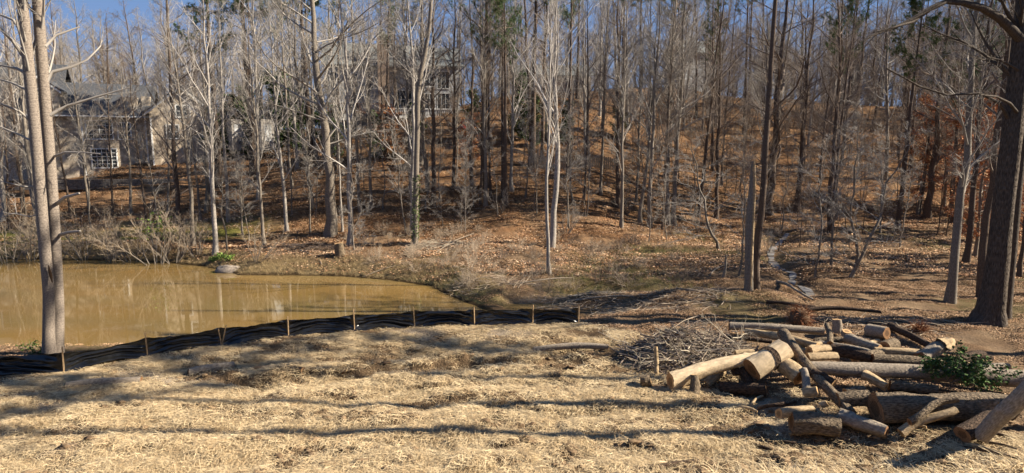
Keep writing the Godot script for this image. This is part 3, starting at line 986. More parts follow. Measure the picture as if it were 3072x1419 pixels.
	# trees beside the view on the right: their trunks lay the long shadows over the lot and the bottom land
	for t in [[19.0, 18.2, "pine"], [17.4, 16.2, "pine"], [24.0, 20.4, "pine"], [33.0, 22.6, "pine"], [30.0, 29.0, "grey"], [36.0, 33.0, "dark"], [33.0, 37.0, "grey"], [41.0, 39.0, "dark"], [38.0, 42.0, "grey"], [46.0, 46.0, "grey"], [26.0, 33.0, "dark"]]:
		var pn: bool = t[2] == "pine"
		plant(t[2], 0, on(t[0], t[1], -0.1), 0.95 if pn else 0.95, 1.28 if pn else 1.1, rng.randf() * TAU, Vector3.ZERO, {"pine": "pine_tree", "grey": "grey_tree", "dark": "dark_tree"}[t[2]], "tall pine on the right edge of the lot past the log pile" if pn else "tall bare tree right of the oak past the log pile", "tree", "tall trees on the lot's right edge" if pn else "tall trees right of the oak")
	# clumps, hollies, brush
	for c in [[470, 800, 1.05], [400, 790, 0.9], [520, 790, 0.8], [590, 770, 0.7], [250, 780, 0.8], [90, 790, 0.9], [20, 800, 1.0], [330, 785, 0.85], [170, 785, 0.7]]:
		var at := hit(c[0], c[1])
		plant("clump", rng.randi() % 3, at, c[2] * 1.1, c[2] * 1.15, rng.randf() * TAU, Vector3(0, 0, 0.12), "bank_shrub", ("tall" if c[2] > 0.95 else ("small" if c[2] < 0.75 else "medium")) + " many-stemmed bare shrub leaning out over the far shore " + ("beside the forked grey tree" if c[0] > 430 else "below the beige house"), "shrub", "leaning shrubs on the far shore")
	plant("clump", 1, hit(775, 785), 0.62, 0.6, 2.0, Vector3(0, 0, -0.2), "bank_shrub", "bare rounded shrub on the point beside the boulder", "shrub", "")
	for c in [[1500, 640, 0.5], [1700, 700, 0.6], [2100, 700, 0.7], [2300, 760, 0.5], [1880, 640, 0.6], [2420, 700, 0.6], [2650, 660, 0.7]]:
		plant("clump", rng.randi() % 3, hit(c[0], c[1]), c[2], c[2], rng.randf() * TAU, Vector3.ZERO, "bank_shrub", "bare many-stemmed shrub on the leafy bottom land", "shrub", "bare shrubs on the bottom land", "grey")
	for c in [[860, 440, 1.0], [905, 455, 0.9], [820, 450, 1.0], [960, 430, 0.8], [700, 470, 0.9], [1010, 470, 0.7], [1130, 480, 0.55], [1250, 470, 0.7], [1420, 420, 0.7], [1560, 420, 0.8], [1600, 440, 0.7], [650, 480, 0.7], [745, 470, 1.0], [1700, 430, 0.6], [1860, 420, 0.6]]:
		var hp := hit(c[0], c[1], 0.0)
		plant("holly", rng.randi() % 2, hp, c[2] * 1.5, c[2] * 1.45, rng.randf() * TAU, Vector3.ZERO, "holly_bush", ("large " if c[2] > 0.85 else ("small " if c[2] < 0.65 else "")) + "dark evergreen bush " + beside(hp.x, -hp.z), "bush", "evergreen bushes near the houses")
	# brush along the marshy bank
	var nb := 0
	while nb < 85:
		var sx := rng.randf_range(1040, 2050)
		var sy := rng.randf_range(690, 880)
		var p := hit(sx, sy)
		if pond_sd(p.x, -p.z) < 1.0 or Vector2((p.x - 1.3) / 4.2, (-p.z - 31.0) / 2.3).length() < 1.5: continue
		nb += 1
		var s := rng.randf_range(0.6, 1.25)
		plant("brush", rng.randi() % 3, p, s, s * rng.randf_range(0.7, 1.1), rng.randf() * TAU, Vector3.ZERO, "dry_brush", "low tangle of dry twigs on the marshy bank", "brush", "dry brush on the marshy bank", "" if sx < 1480 else ("dark" if rng.randf() < 0.6 else ""))

# words for the place of a tree in the wood: the nearest thing one can find
func beside(x: float, d: float) -> String:
	var best := 1e9
	var word := ""
	for l in [[-48.0, 66.0, "by the beige stucco house"], [-52.0, 92.0, "behind the beige stucco house"], [-30.0, 72.0, "among the hollies and sheds"], [-14.0, 76.0, "below the white house"], [-14.0, 98.0, "behind the white house"], [-24.0, 56.0, "above the far shore's point"], [-6.0, 56.0, "above the brushy far bank"], [8.0, 64.0, "by the picket fence"], [9.0, 92.0, "above the picket fence"], [9.0, 112.0, "by the low beige house"], [36.0, 112.0, "by the grey crest house"], [24.0, 60.0, "beyond the brook"], [30.0, 82.0, "up the slope beyond the brook"], [46.0, 62.0, "behind the copper beeches"], [56.0, 88.0, "up the slope behind the copper beeches"], [70.0, 112.0, "on the crest behind the copper beeches"]]:
		var q := Vector2(x - l[0], d - l[1]).length_squared()
		if q < best:
			best = q
			word = l[2]
	return word

var keep_clear := []
func blocked(x: float, d: float) -> bool:
	for k in keep_clear:
		if x > k[0] and x < k[1] and d > k[2] and d < k[3]: return true
	return false

func build_twin_tree() -> void:
	rng.seed = 12
	var foot := hit(165, 1066)
	var d := -foot.z
	var o := thing("twin_trunk_tree", "tree of two tall smooth pale trunks at the pond's near edge", "tree", foot)
	var paths := [
		[[172, 1075, 50], [173, 1040, 38], [174, 900, 34], [164, 700, 33], [151, 500, 33], [140, 363, 32], [131, 250, 31], [117, 60, 31], [108, -80, 29], [88, -420, 24], [60, -900, 14]],
		[[150, 1080, 46], [146, 1010, 36], [146, 880, 33], [134, 740, 33], [119, 560, 32], [106, 400, 32], [89, 230, 31], [72, 60, 30], [58, -80, 28], [20, -420, 22], [-30, -900, 12]],
	]
	var lines := []
	for k in 2:
		clear()
		var pts := PackedVector3Array()
		var rad := PackedFloat32Array()
		for q in paths[k]:
			pts.append(at_d(q[0], q[1], d + (0.0 if k == 0 else -0.5)) - foot)
			rad.append(q[2] * d / FPX * 0.45)
		# smoother: subdivide
		var ps := PackedVector3Array()
		var rs := PackedFloat32Array()
		for i in pts.size() - 1:
			for s in 4:
				var t := s / 4.0
				ps.append(pts[i].cubic_interpolate(pts[i + 1], pts[maxi(i - 1, 0)], pts[mini(i + 2, pts.size() - 1)], t))
				rs.append(lerpf(rad[i], rad[i + 1], t))
		ps.append(pts[pts.size() - 1]); rs.append(rad[rad.size() - 1])
		tube(ps, rs, 18, 0.05)
		part("trunk", flush(), M.bark_twin, o)
		lines.append(ps)
	# limbs seen against the wood, in photo pixels, each at about the trunk's distance
	var limbs_px := [
		[[[138, 245, 13], [160, 215, 10], [215, 200, 8], [262, 178, 6], [300, 140, 4], [306, 120, 3]], 1.2],
		[[[150, 345, 11], [200, 318, 8], [290, 290, 6], [390, 262, 3]], 0.8],
		[[[160, 470, 8], [195, 457, 6], [250, 457, 4], [300, 462, 3]], -0.6],
		[[[172, 610, 12], [195, 592, 10], [238, 580, 7]], -0.4],
		[[[180, 705, 11], [205, 697, 9], [240, 693, 6]], -0.4],
		[[[135, 140, 9], [170, 105, 7], [240, 80, 4]], 0.8],
		[[[75, 175, 12], [40, 125, 9], [0, 85, 7], [-60, 30, 4]], -0.8],
		[[[70, 105, 10], [40, 60, 8], [-10, 40, 5]], 0.8],
		[[[88, 225, 11], [50, 205, 8], [0, 196, 5], [-70, 190, 3]], 0.6],
		[[[100, 370, 9], [60, 335, 7], [0, 310, 5], [-60, 300, 3]], -0.7],
		[[[92, 275, 8], [40, 250, 6], [-20, 232, 4]], 1.0],
		[[[108, 430, 7], [60, 405, 5], [0, 380, 4], [-50, 370, 3]], 0.5],
		[[[120, 560, 6], [70, 560, 5], [10, 545, 3], [-40, 550, 3]], -0.6],
		[[[130, 640, 6], [90, 650, 4], [40, 640, 3], [-20, 660, 3]], 0.5],
	]
	clear()
	var spec := {"n": [0, 5, 4, 3], "levels": 3, "wiggle": 0.22, "lift": 0.02, "flat": 0.9, "ratio": 0.45}
	for l in limbs_px:
		var pts := PackedVector3Array()
		var rad := PackedFloat32Array()
		var n: int = l[0].size()
		for i in n:
			var q: Array = l[0][i]
			pts.append(at_d(q[0], q[1], d + l[1] * i / (n - 1.0)) - foot)
			rad.append(maxf(q[2] * d / FPX * 0.5, 0.01))
		tube(pts, rad, 8, 0.05, true)
		if n > 3:
			for k in 5:
				var f := rng.randf_range(0.8, n - 1.01)
				var i := int(f)
				limbs(pts[i].lerp(pts[i + 1], f - i), aside((pts[i + 1] - pts[i]).normalized(), rng.randf_range(0.5, 1.0), rng.randf() * TAU), rng.randf_range(0.5, 1.3), 0.010, 2, spec)
	# upper limbs above the frame
	for k in 2:
		var ps: PackedVector3Array = lines[k]
		for j in 16:
			var f := rng.randf_range(24.0, ps.size() - 2.0)
			var i := int(f)
			var a := rng.randf() * TAU
			limbs(ps[i], Vector3(cos(a) * 0.6, 0.8, sin(a) * 0.6), rng.randf_range(1.5, 3.5), 0.05, 1, {"n": [0, 6, 5, 3], "levels": 3, "wiggle": 0.2, "lift": 0.05, "flat": 1.0, "ratio": 0.42})
	part("crown", flush(), M.twig_grey, o)
	# a long scar in the bark
	clear()
	var sp := PackedVector3Array()
	var sr := PackedFloat32Array()
	for i in 7:
		var t := i / 6.0
		sp.append(at_d(lerpf(145, 157, t), lerpf(795, 848, t), d - 0.5 - 0.175) - foot)
		sr.append(0.055 * sin(PI * clampf(t, 0.08, 0.92)))
	tube(sp, sr, 8)
	part("bark_scar", flush(), M.cut_dark, o)

func build_oak() -> void:
	rng.seed = 15
	var foot := hit(2970, 975)
	var d := -foot.z
	var o := thing("oak_tree", "massive furrowed dark oak trunk with flaring base past the log pile", "tree", foot)
	var k := d / FPX * 0.5
	var rows := [[2962, 985, 125], [2964, 965, 106], [2971, 930, 84], [2983, 860, 70], [2996, 760, 64], [3008, 640, 60], [3022, 520, 58], [3036, 400, 57], [3052, 250, 54], [3066, 100, 50], [3080, -60, 46], [3100, -400, 38], [3120, -800, 24]]
	clear()
	var pts := PackedVector3Array()
	var rad := PackedFloat32Array()
	for q in rows:
		pts.append(at_d(q[0], q[1], d) - foot)
		rad.append(q[2] * k * 0.88)
	var n := pts.size()
	var sides := 40
	var sub := 5
	var ring := 0
	for i in n - 1:
		for s in sub:
			var t := s / float(sub)
			var c := pts[i].cubic_interpolate(pts[i + 1], pts[maxi(i - 1, 0)], pts[mini(i + 2, n - 1)], t)
			var r := lerpf(rad[i], rad[i + 1], t)
			for j in sides:
				var a := TAU * j / sides
				var nr := Vector3(cos(a), 0, -sin(a))
				var furrow := 0.075 * (absf(fmod(j + 0.6 * n_mid.get_noise_2d(c.y * 1.5, j * 3.0), 2.0) - 1.0) * 2.0 - 1.0)
				var lobes := 0.10 * sin(a * 5.0 + 1.0) * clampf((rad[i] / (66.0 * k) - 1.0) * 2.0, 0.0, 1.0)
				BV.append(c + nr * r * (1.0 + furrow + lobes + 0.06 * n_mid.get_noise_3d(nr.x * 2.0, c.y * 0.6, nr.z * 2.0)))
				BN.append(nr)
			ring += 1
	for i in ring - 1:
		for j in sides:
			var a := i * sides + j
			var b := i * sides + (j + 1) % sides
			BI.append_array([a, a + sides, b, b, a + sides, b + sides])
	var st := SurfaceTool.new()
	st.create_from(flush(), 0)
	st.generate_normals()
	part("trunk", st.commit(), M.bark_oak, o)
	# second stem, close behind on the right
	clear()
	var p2 := PackedVector3Array()
	var r2 := PackedFloat32Array()
	for q in [[3008, 975, 46], [3016, 920, 34], [3034, 760, 28], [3052, 560, 26], [3070, 400, 25], [3085, 200, 23], [3105, -60, 20], [3130, -500, 14]]:
		p2.append(at_d(q[0], q[1], d + 0.7) - foot)
		r2.append(q[2] * k)
	tube(p2, r2, 16, 0.08)
	part("stem", flush(), M.bark_oak, o)
	# the limb that arches over the top right corner, and lesser ones
	clear()
	var spec := {"n": [0, 5, 4, 3], "levels": 3, "wiggle": 0.25, "lift": -0.01, "flat": 0.9, "ratio": 0.45}
	for l in [
		[[[3076, 150, 30], [3056, 110, 27], [3000, 55, 24], [2950, 25, 21], [2890, 8, 18], [2840, 4, 15], [2800, 20, 12], [2740, 55, 10], [2690, 80, 8], [2620, 105, 6], [2590, 125, 4]], -1.6],
		[[[2840, 4, 12], [2790, 30, 9], [2740, 65, 7], [2680, 82, 5], [2620, 98, 3]], -2.2],
		[[[3040, 380, 12], [3000, 310, 10], [2940, 280, 7], [2840, 285, 6], [2760, 260, 5], [2660, 205, 4]], -1.2],
		[[[3070, 360, 9], [3030, 310, 8], [2990, 290, 6], [2940, 285, 4]], -2.0],
		[[[3072, 220, 8], [3040, 200, 7], [3000, 180, 5], [2960, 170, 3]], -1.5],
	]:
		var ps := PackedVector3Array()
		var rs := PackedFloat32Array()
		var m: int = l[0].size()
		for i in m:
			var q: Array = l[0][i]
			ps.append(at_d(q[0], q[1], d + l[1] * i / (m - 1.0)) - foot)
			rs.append(maxf(q[2] * k, 0.012))
		tube(ps, rs, 8, 0.08)
		for j in 10:
			var f := rng.randf_range(1.5, m - 1.01)
			var i := int(f)
			limbs(ps[i].lerp(ps[i + 1], f - i), aside((ps[i + 1] - ps[i]).normalized(), rng.randf_range(0.5, 1.0), rng.randf() * TAU), rng.randf_range(0.6, 1.6), 0.014, 2, spec)
	for j in 14:
		var i := rng.randi_range(8, n - 2)
		var a := rng.randf() * TAU
		limbs(pts[i], Vector3(cos(a) * 0.7, 0.7, sin(a) * 0.7), rng.randf_range(2.5, 5.5), 0.09, 1, {"n": [0, 7, 5, 3], "levels": 4, "wiggle": 0.25, "lift": 0.03, "flat": 1.0, "ratio": 0.42})
	part("crown", flush(), M.bark_oak, o)

func build_snags() -> void:
	# broken-off trunk and the dark tree twisted round it
	var foot := hit(2247, 872)
	var d := -foot.z
	for s in [
		["broken_snag", "tall broken-off trunk with stripped orange wood beside the brook", [[2244, 880, 30], [2246, 850, 26], [2247, 760, 25], [2250, 660, 24], [2255, 580, 20], [2259, 520, 16], [2260, 484, 9]], 0.0, "bark_grey", true],
		["dark_tree", "dark sinuous tree growing against the broken snag", [[2268, 868, 26], [2267, 800, 22], [2272, 720, 22], [2284, 640, 20], [2292, 540, 18], [2297, 440, 17], [2304, 330, 16], [2312, 200, 14], [2322, 60, 12], [2332, -80, 10], [2345, -300, 6]], 0.4, "bark_dark", false]]:
		var o := thing(s[0], s[1], "tree", foot)
		clear()
		var ps := PackedVector3Array()
		var rs := PackedFloat32Array()
		for q in s[2]:
			ps.append(at_d(q[0], q[1], d + s[3]) - foot)
			rs.append(q[2] * d / FPX * 0.5)
		tube(ps, rs, 12, 0.12, true)
		part("trunk", flush(), M[s[4]], o)
		clear()
		if s[5]:
			var w := PackedVector3Array()
			var wr := PackedFloat32Array()
			for q in [[2250, 875, 13], [2252, 790, 13], [2256, 700, 11], [2261, 600, 10], [2263, 540, 9], [2262, 500, 8], [2263, 478, 3]]:
				w.append(at_d(q[0], q[1], d - 0.11) - foot)
				wr.append(q[2] * d / FPX * 0.5)
			tube(w, wr, 8, 0.15)
			part("bare_wood", flush(), M.log_tan, o)
		else:
			var spec := {"n": [0, 6, 5, 3], "levels": 4, "wiggle": 0.25, "lift": 0.03, "flat": 1.0, "ratio": 0.42}
			for j in 26:
				var i := rng.randi_range(3, ps.size() - 2)
				var a := rng.randf() * TAU
				limbs(ps[i].lerp(ps[i + 1], rng.randf()), Vector3(cos(a) * 0.8, 0.5, sin(a) * 0.8).normalized(), rng.randf_range(1.0, 2.6), 0.022, 1, spec)
			part("crown", flush(), M.twig_dark, o)
	# ivy-clad trunk on the far bank
	var ft := hit(1245, 734)
	var dd := -ft.z
	var iv := thing("ivy_tree", "trunk wrapped in green ivy on the far bank with a stripped pale upper stem", "tree", ft)
	clear()
	var pp := PackedVector3Array()
	var rr := PackedFloat32Array()
	for q in [[1244, 742, 24], [1246, 700, 17], [1247, 600, 17], [1249, 500, 16], [1252, 380, 15], [1253, 280, 15], [1262, 220, 14], [1275, 160, 13], [1288, 80, 11], [1294, 0, 10], [1300, -120, 8], [1310, -320, 4]]:
		pp.append(at_d(q[0], q[1], dd) - ft)
		rr.append(q[2] * dd / FPX * 0.5)
	tube(pp, rr, 12, 0.1)
	part("trunk", flush(), M.bark_grey, iv)
	for j in 14:
		var i := rng.randi_range(5, pp.size() - 2)
		var a := rng.randf() * TAU
		limbs(pp[i].lerp(pp[i + 1], rng.randf()), Vector3(cos(a) * 0.6, 0.7, sin(a) * 0.6).normalized(), rng.randf_range(1.5, 3.5), 0.03, 1, {"n": [0, 6, 5, 3], "levels": 4, "wiggle": 0.2, "lift": 0.04, "flat": 1.0, "ratio": 0.42})
	part("crown", flush(), M.twig_pale, iv)
	clear()
	var at := []
	for j in 900:
		var y := 0.3 + 5.2 * pow(rng.randf(), 1.2)
		var a := rng.randf() * TAU
		var cc := Vector3(0, y, 0)
		for i in pp.size() - 1:
			if pp[i].y <= y and pp[i + 1].y > y: cc = pp[i].lerp(pp[i + 1], (y - pp[i].y) / (pp[i + 1].y - pp[i].y))
		at.append(cc + Vector3(cos(a), 0, sin(a)) * rng.randf_range(0.17, 0.27))
	part("ivy", leaves_at(at, 2, 0.03, 0.12, [Color(0.07, 0.10, 0.03), Color(0.10, 0.14, 0.04)]), M.beech_leaf, iv)

# ---------------------------------------------------------------- silt fence
func build_silt_fence() -> void:
	rng.seed = 31
	var foot := []
	for x in [-20.5, -15.8, -13.8, -11.6, -9.4, -6.8, -4.3, -1.7, 0.9, 3.0]:
		foot.append(on(x, ramp(x, LOT) + 0.05))
	var o := thing("silt_fence", "sagging black plastic silt fence on wooden stakes along the pond", "fence", foot[4])
	var o0: Vector3 = foot[4]
	for i in foot.size():
		var h := rng.randf_range(0.84, 0.96)
		var tilt := Basis.from_euler(Vector3(rng.randf_range(-0.06, 0.06), rng.randf(), rng.randf_range(-0.07, 0.07)))
		if i == 3: tilt = Basis.from_euler(Vector3(0.05, 0.3, -0.25))
		part("stake", box_mesh(foot[i] - o0 + tilt * Vector3(0, h * 0.5 - 0.15, 0.05), Vector3(0.04, h + 0.3, 0.04), tilt), M.stake, o)
		if i == 3:
			var t2 := Basis.from_euler(Vector3(0.0, 0.0, 0.12))
			part("stake", box_mesh(foot[i] - o0 + t2 * Vector3(0.03, 0.3, 0.1), Vector3(0.035, 0.8, 0.035), t2), M.stake, o)
	var nu := 70
	var nv := 26
	for i in foot.size() - 1:
		clear()
		var a: Vector3 = foot[i]
		var b: Vector3 = foot[i + 1]
		var side := (b - a).cross(Vector3.UP).normalized()
		if side.z < 0.0: side = -side
		var sag := rng.randf_range(0.03, 0.12)
		for u in nu + 1:
			var t := float(u) / nu
			var p := a.lerp(b, t)
			p.y = high(p.x, -p.z)
			var top := 0.76 - sag * 4.0 * t * (1.0 - t) + n_mid.get_noise_2d(p.x * 2.0, i * 9.0) * 0.03
			var edge := minf(t, 1.0 - t)
			for v in nv + 1:
				var s := float(v) / nv
				var x := p.x + p.z
				var tight := smoothstep(0.0, 0.12, edge)
				# folds hang from the stakes towards the middle of the panel
				var fold := n_fine.get_noise_2d(x * 0.14, s * 1.7 + i * 13.0 + (t - 0.5) * (t - 0.5) * 2.6) * 0.17 + n_fine.get_noise_2d(x * 0.5 + s, s * 2.6 + i * 7.0) * 0.035 + n_mid.get_noise_2d(x * 0.7, s * 1.4 + i * 5.0) * 0.06
				var billow := -0.12 * sin(PI * s) * 4.0 * t * (1.0 - t)
				var off := (fold * tight + billow) * (1.0 - 0.5 * absf(s - 0.45)) + (0.10 * pow(1.0 - s, 3.0))
				BV.append(p + Vector3(0, -0.03 + top * s, 0) + side * off - o0)
				BN.append(side)
		for u in nu:
			for v in nv:
				var q := u * (nv + 1) + v
				BI.append_array([q, q + 1, q + nv + 1, q + nv + 1, q + 1, q + nv + 2])
		var st := SurfaceTool.new()
		st.create_from(flush(), 0)
		st.generate_normals()
		part("fabric", st.commit(), M.plastic, o)

# ---------------------------------------------------------------- logs
func cap_mesh(ring: PackedVector3Array, n: Vector3) -> ArrayMesh:
	var c := Vector3.ZERO
	for p in ring: c += p
	c /= ring.size()
	var r := 0.0
	for p in ring: r = maxf(r, p.distance_to(c))
	var st := SurfaceTool.new()
	st.begin(Mesh.PRIMITIVE_TRIANGLES)
	var flip := n.x < 0.0
	for k in ring.size():
		var a := ring[k] + n * 0.004
		var b := ring[(k + 1) % ring.size()] + n * 0.004
		var tri := [c + n * 0.012, b, a] if not flip else [c + n * 0.012, a, b]
		for p in tri:
			st.set_normal(n)
			st.set_uv(Vector2(p.z - c.z, p.y - c.y) / (2.05 * r) + Vector2(0.5, 0.5))
			st.add_vertex(p)
	return st.commit()

func wood(a: Vector3, b: Vector3, ra: float, rb: float, m: String, cut_a: String, cut_b: String, label: String, group := "", called := "log", bend := 0.03, rough := 0.10, category := "log") -> Node3D:
	var l := a.distance_to(b)
	var x := (b - a) / l
	var z := x.cross(Vector3.UP if absf(x.y) < 0.95 else Vector3.RIGHT).normalized()
	var y := z.cross(x).normalized()
	var o := thing(called, label, category, (a + b) * 0.5, group)
	o.basis = Basis(x, y, z)
	clear()
	var rings := clampi(int(l / 0.09), 8, 60)
	var sides := 18 if ra > 0.12 else 10
	var ph := rng.randf() * 50.0
	var knots := []
	for k in rng.randi_range(1, 4) if rough > 0.12 else 0:
		knots.append([rng.randf_range(-0.42, 0.42) * l, rng.randf() * TAU, rng.randf_range(0.12, 0.38)])
	var skew := rng.randf_range(-0.35, 0.35)
	var skew2 := rng.randf_range(-0.3, 0.3)
	for i in rings + 1:
		var t := float(i) / rings
		var r := lerpf(ra, rb, t)
		var c := Vector3((t - 0.5) * l, bend * l * sin(PI * t) * 0.6, bend * l * sin(PI * t * 1.7 + ph) * 0.5)
		for k in sides:
			var an := TAU * k / sides
			var nr := Vector3(0, cos(an), sin(an))
			var rr := r * (1.0 + rough * (n_mid.get_noise_3d(c.x * 0.9 + ph, nr.y * 1.6, nr.z * 1.6) * 1.2 + 0.5 * n_fine.get_noise_3d(c.x * 0.7 + ph, nr.y * 3.0, nr.z * 3.0)))
			for kn in knots:
				var da := absf(angle_difference(an, kn[1])) * r
				rr += r * kn[2] * exp(-(pow(c.x - kn[0], 2.0) + da * da) / (r * r * 0.14))
			var p := c + nr * rr
			if i == 0 or i == rings: p.x += r * 0.10 * n_fine.get_noise_2d(k * 1.7 + ph, i)
			if i == 0: p.x += skew * nr.y * r * 0.6
			if i == rings: p.x += skew2 * nr.y * r * 0.6
			BV.append(p)
			BN.append(nr)
	for i in rings:
		for k in sides:
			var p := i * sides + k
			var q := i * sides + (k + 1) % sides
			BI.append_array([p, p + sides, q, q, p + sides, q + sides])
	var r0 := BV.slice(0, sides)
	var r1 := BV.slice(rings * sides, (rings + 1) * sides)
	var st := SurfaceTool.new()
	st.create_from(flush(), 0)
	st.generate_normals()
	part("bark", st.commit(), M[m], o)
	if cut_a: part("cut_face", cap_mesh(r0, Vector3(-1, 0, 0)), M[cut_a], o)
	if cut_b: part("cut_face", cap_mesh(r1, Vector3(1, 0, 0)), M[cut_b], o)
	return o

# photo pixel from the zoomed view of the pile
func pile_px(rx: float, ry: float, up: float) -> Vector3:
	return hit(1800.0 + rx * 0.4938, 900.0 + ry * 0.4938, up)

func pile_log(ax: float, ay: float, ah: float, bx: float, by: float, bh: float, da: float, db: float, m: String, ca: String, cb: String, label: String, group := "", bend := 0.02, rough := 0.10) -> Node3D:
	var a := pile_px(ax, ay, ah)
	var b := pile_px(bx, by, bh)
	return wood(a, b, da * 0.4938 * -a.z / FPX * 0.5, db * 0.4938 * -b.z / FPX * 0.5, m, ca, cb, label, group, "log", maxf(bend * 1.4, 0.012), rough * 1.5 + 0.04)

func build_logs() -> void:
	rng.seed = 44
	pile_log(425, 495, 0.32, 960, 338, 0.75, 112, 60, "log_pale", "cut", "cut", "long peeled cream log with its wide cut end on the straw")
	var big := pile_log(922, 425, 0.75, 1128, 292, 1.15, 150, 128, "log_pale", "cut_dark", "cut", "thick peeled orange log with a dark band lying on top of the pile", "", 0.0, 0.05)
	# its strip of bark that is left
	clear()
	var pts := PackedVector3Array()
	var l := pile_px(922, 425, 0.75).distance_to(pile_px(1128, 292, 1.15))
	var band := []
	for i in 4:
		for k in 18:
			var an := TAU * k / 18
			var x := -0.02 * l + i * 0.045 * l + 0.05 * sin(an * 2.0)
			BV.append(Vector3(x, cos(an) * 0.412, sin(an) * 0.412)); BN.append(Vector3(0, cos(an), sin(an)))
	for i in 3:
		for k in 18:
			var p := i * 18 + k
			var q := i * 18 + (k + 1) % 18
			BI.append_array([p, p + 18, q, q, p + 18, q + 18])
	part("bark_band", flush(), M.log_dark, big)
	pile_log(1090, 200, 1.1, 1500, 690, 0.35, 62, 66, "log_bark", "", "cut_dark", "long crooked bark-covered trunk lying diagonally down across the pile", "", 0.04, 0.16)
	pile_log(785, 160, 0.35, 1362, 190, 0.42, 48, 44, "log_grey", "cut_dark", "cut", "long smooth grey log along the back of the pile")
	pile_log(892, 190, 0.40, 1330, 282, 0.62, 44, 50, "log_tan", "cut", "cut", "tan log half hidden below the long grey one at the back")
	pile_log(1262, 410, 0.62, 2590, 485, 0.55, 78, 112, "log_grey", "cut_dark", "cut_dark", "very long straight grey trunk running right under the green branch", "", 0.008, 0.06)
	pile_log(1668, 655, 0.50, 2500, 655, 0.50, 196, 150, "log_bark", "cut_dark", "cut_dark", "huge deeply furrowed log lying at the front of the pile", "", 0.01, 0.14)
	pile_log(1445, 605, 0.50, 1640, 595, 0.50, 92, 95, "log_bark", "cut_dark", "cut_dark", "thick brown log butted behind the huge furrowed one")
	pile_log(2310, 840, 0.20, 2640, 520, 1.9, 92, 130, "log_grey", "cut", "cut", "thick pale trunk leaning up at the right end of the pile")
	pile_log(1830, 808, 0.25, 2160, 665, 0.75, 60, 42, "log_tan", "cut", "cut_dark", "lower arm of forked branch in front of the huge furrowed log", "", 0.05)
	pile_log(1870, 735, 0.50, 2170, 605, 1.0, 46, 40, "log_bark", "cut_dark", "cut_dark", "upper arm of forked branch in front of the huge furrowed log", "", 0.08)
	pile_log(1165, 740, 0.32, 1450, 768, 0.32, 122, 120, "log_bark", "cut_dark", "cut_dark", "thick knotty log at the very front of the pile", "", 0.02, 0.2)
	pile_log(1462, 715, 0.35, 1740, 800, 0.25, 104, 78, "log_grey", "cut_dark", "cut_dark", "grey weathered slab-like log at the end of the thick knotty one", "", 0.02, 0.2)
	pile_log(1085, 690, 0.55, 1290, 662, 0.55, 66, 56, "log_tan", "cut", "cut", "short tan log resting on top of the thick knotty one", "", 0.02, 0.18)
	pile_log(735, 538, 0.22, 1015, 545, 0.22, 78, 76, "log_dark", "cut_dark", "cut_dark", "reddish dark log lying alone in front of the thick peeled one", "", 0.01, 0.12)
	pile_log(640, 512, 0.16, 752, 432, 0.20, 48, 44, "log_tan", "cut", "cut", "short tan log beside the long peeled one")
	pile_log(575, 562, 0.10, 572, 455, 0.55, 66, 40, "log_bark", "cut", "cut", "small stubby branch end leaning on the long peeled log", "", 0.02, 0.2)
	pile_log(245, 492, 0.22, 308, 490, 0.22, 78, 80, "log_bark", "cut", "cut", "round stub of log set apart at the left end of the pile")
	pile_log(835, 455, 0.4, 790, 335, 0.8, 52, 44, "log_dark", "cut_dark", "cut_dark", "short dark log standing askew behind the thick peeled one", "", 0.02, 0.15)
	pile_log(1120, 395, 0.70, 1215, 470, 0.50, 104, 108, "log_tan", "cut", "cut_dark", "stout tan log under the thick peeled one")
	pile_log(1260, 348, 0.80, 1440, 345, 0.80, 50, 54, "log_tan", "cut", "cut", "pale short log in the middle of the pile", "short pale logs in the middle of the pile")
	pile_log(1270, 308, 0.90, 1388, 294, 0.90, 58, 52, "log_tan", "cut", "cut", "pale short log in the middle of the pile", "short pale logs in the middle of the pile")
	pile_log(1400, 300, 0.70, 1640, 352, 0.65, 66, 72, "log_dark", "cut_dark", "cut_dark", "dark log across the middle of the pile above the long grey trunk", "", 0.02, 0.15)
	pile_log(1650, 358, 0.65, 2080, 392, 0.60, 66, 60, "log_bark", "cut_dark", "cut", "brown log lying along the top of the long grey trunk")
	pile_log(1670, 310, 0.55, 1965, 325, 0.55, 52, 44, "log_tan", "cut", "cut", "tan log behind the brown one above the long grey trunk")
	pile_log(1495, 232, 0.55, 1700, 296, 0.55, 60, 50, "log_grey", "cut_dark", "cut", "grey log sloping down right at the back of the pile")
	pile_log(1722, 286, 0.5, 1786, 266, 0.55, 72, 76, "log_bark", "cut_dark", "cut", "log end with its round orange cut face towards the oak", "", 0.0)
	pile_log(1630, 180, 0.30, 1742, 202, 0.30, 84, 74, "log_grey", "cut_dark", "cut_dark", "short thick grey log on the leaves behind the pile")
	pile_log(1768, 158, 0.16, 2012, 292, 0.25, 46, 40, "log_dark", "cut_dark", "cut_dark", "dark slender log sloping over the leaves behind the pile")
	pile_log(1945, 352, 0.55, 2120, 262, 0.95, 92, 66, "log_grey", "cut_dark", "", "split grey log with a torn pale end sticking up", "", 0.02, 0.2)
	pile_log(2070, 285, 0.85, 2140, 250, 1.0, 76, 40, "log_tan", "", "cut", "torn pale wood at the end of the split grey log", "", 0.05, 0.5)
	pile_log(1440, 200, 0.15, 1440, 118, 0.70, 56, 52, "log_grey", "cut_dark", "cut", "short log standing upright at the back of the pile")
	pile_log(1402, 268, 0.5, 1382, 150, 0.9, 40, 30, "log_bark", "cut_dark", "cut_dark", "thin reddish log leaning beside the upright one")
	pile_log(1490, 215, 0.45, 1500, 190, 0.65, 60, 54, "log_grey", "cut_dark", "cut", "round grey log end beside the upright log")
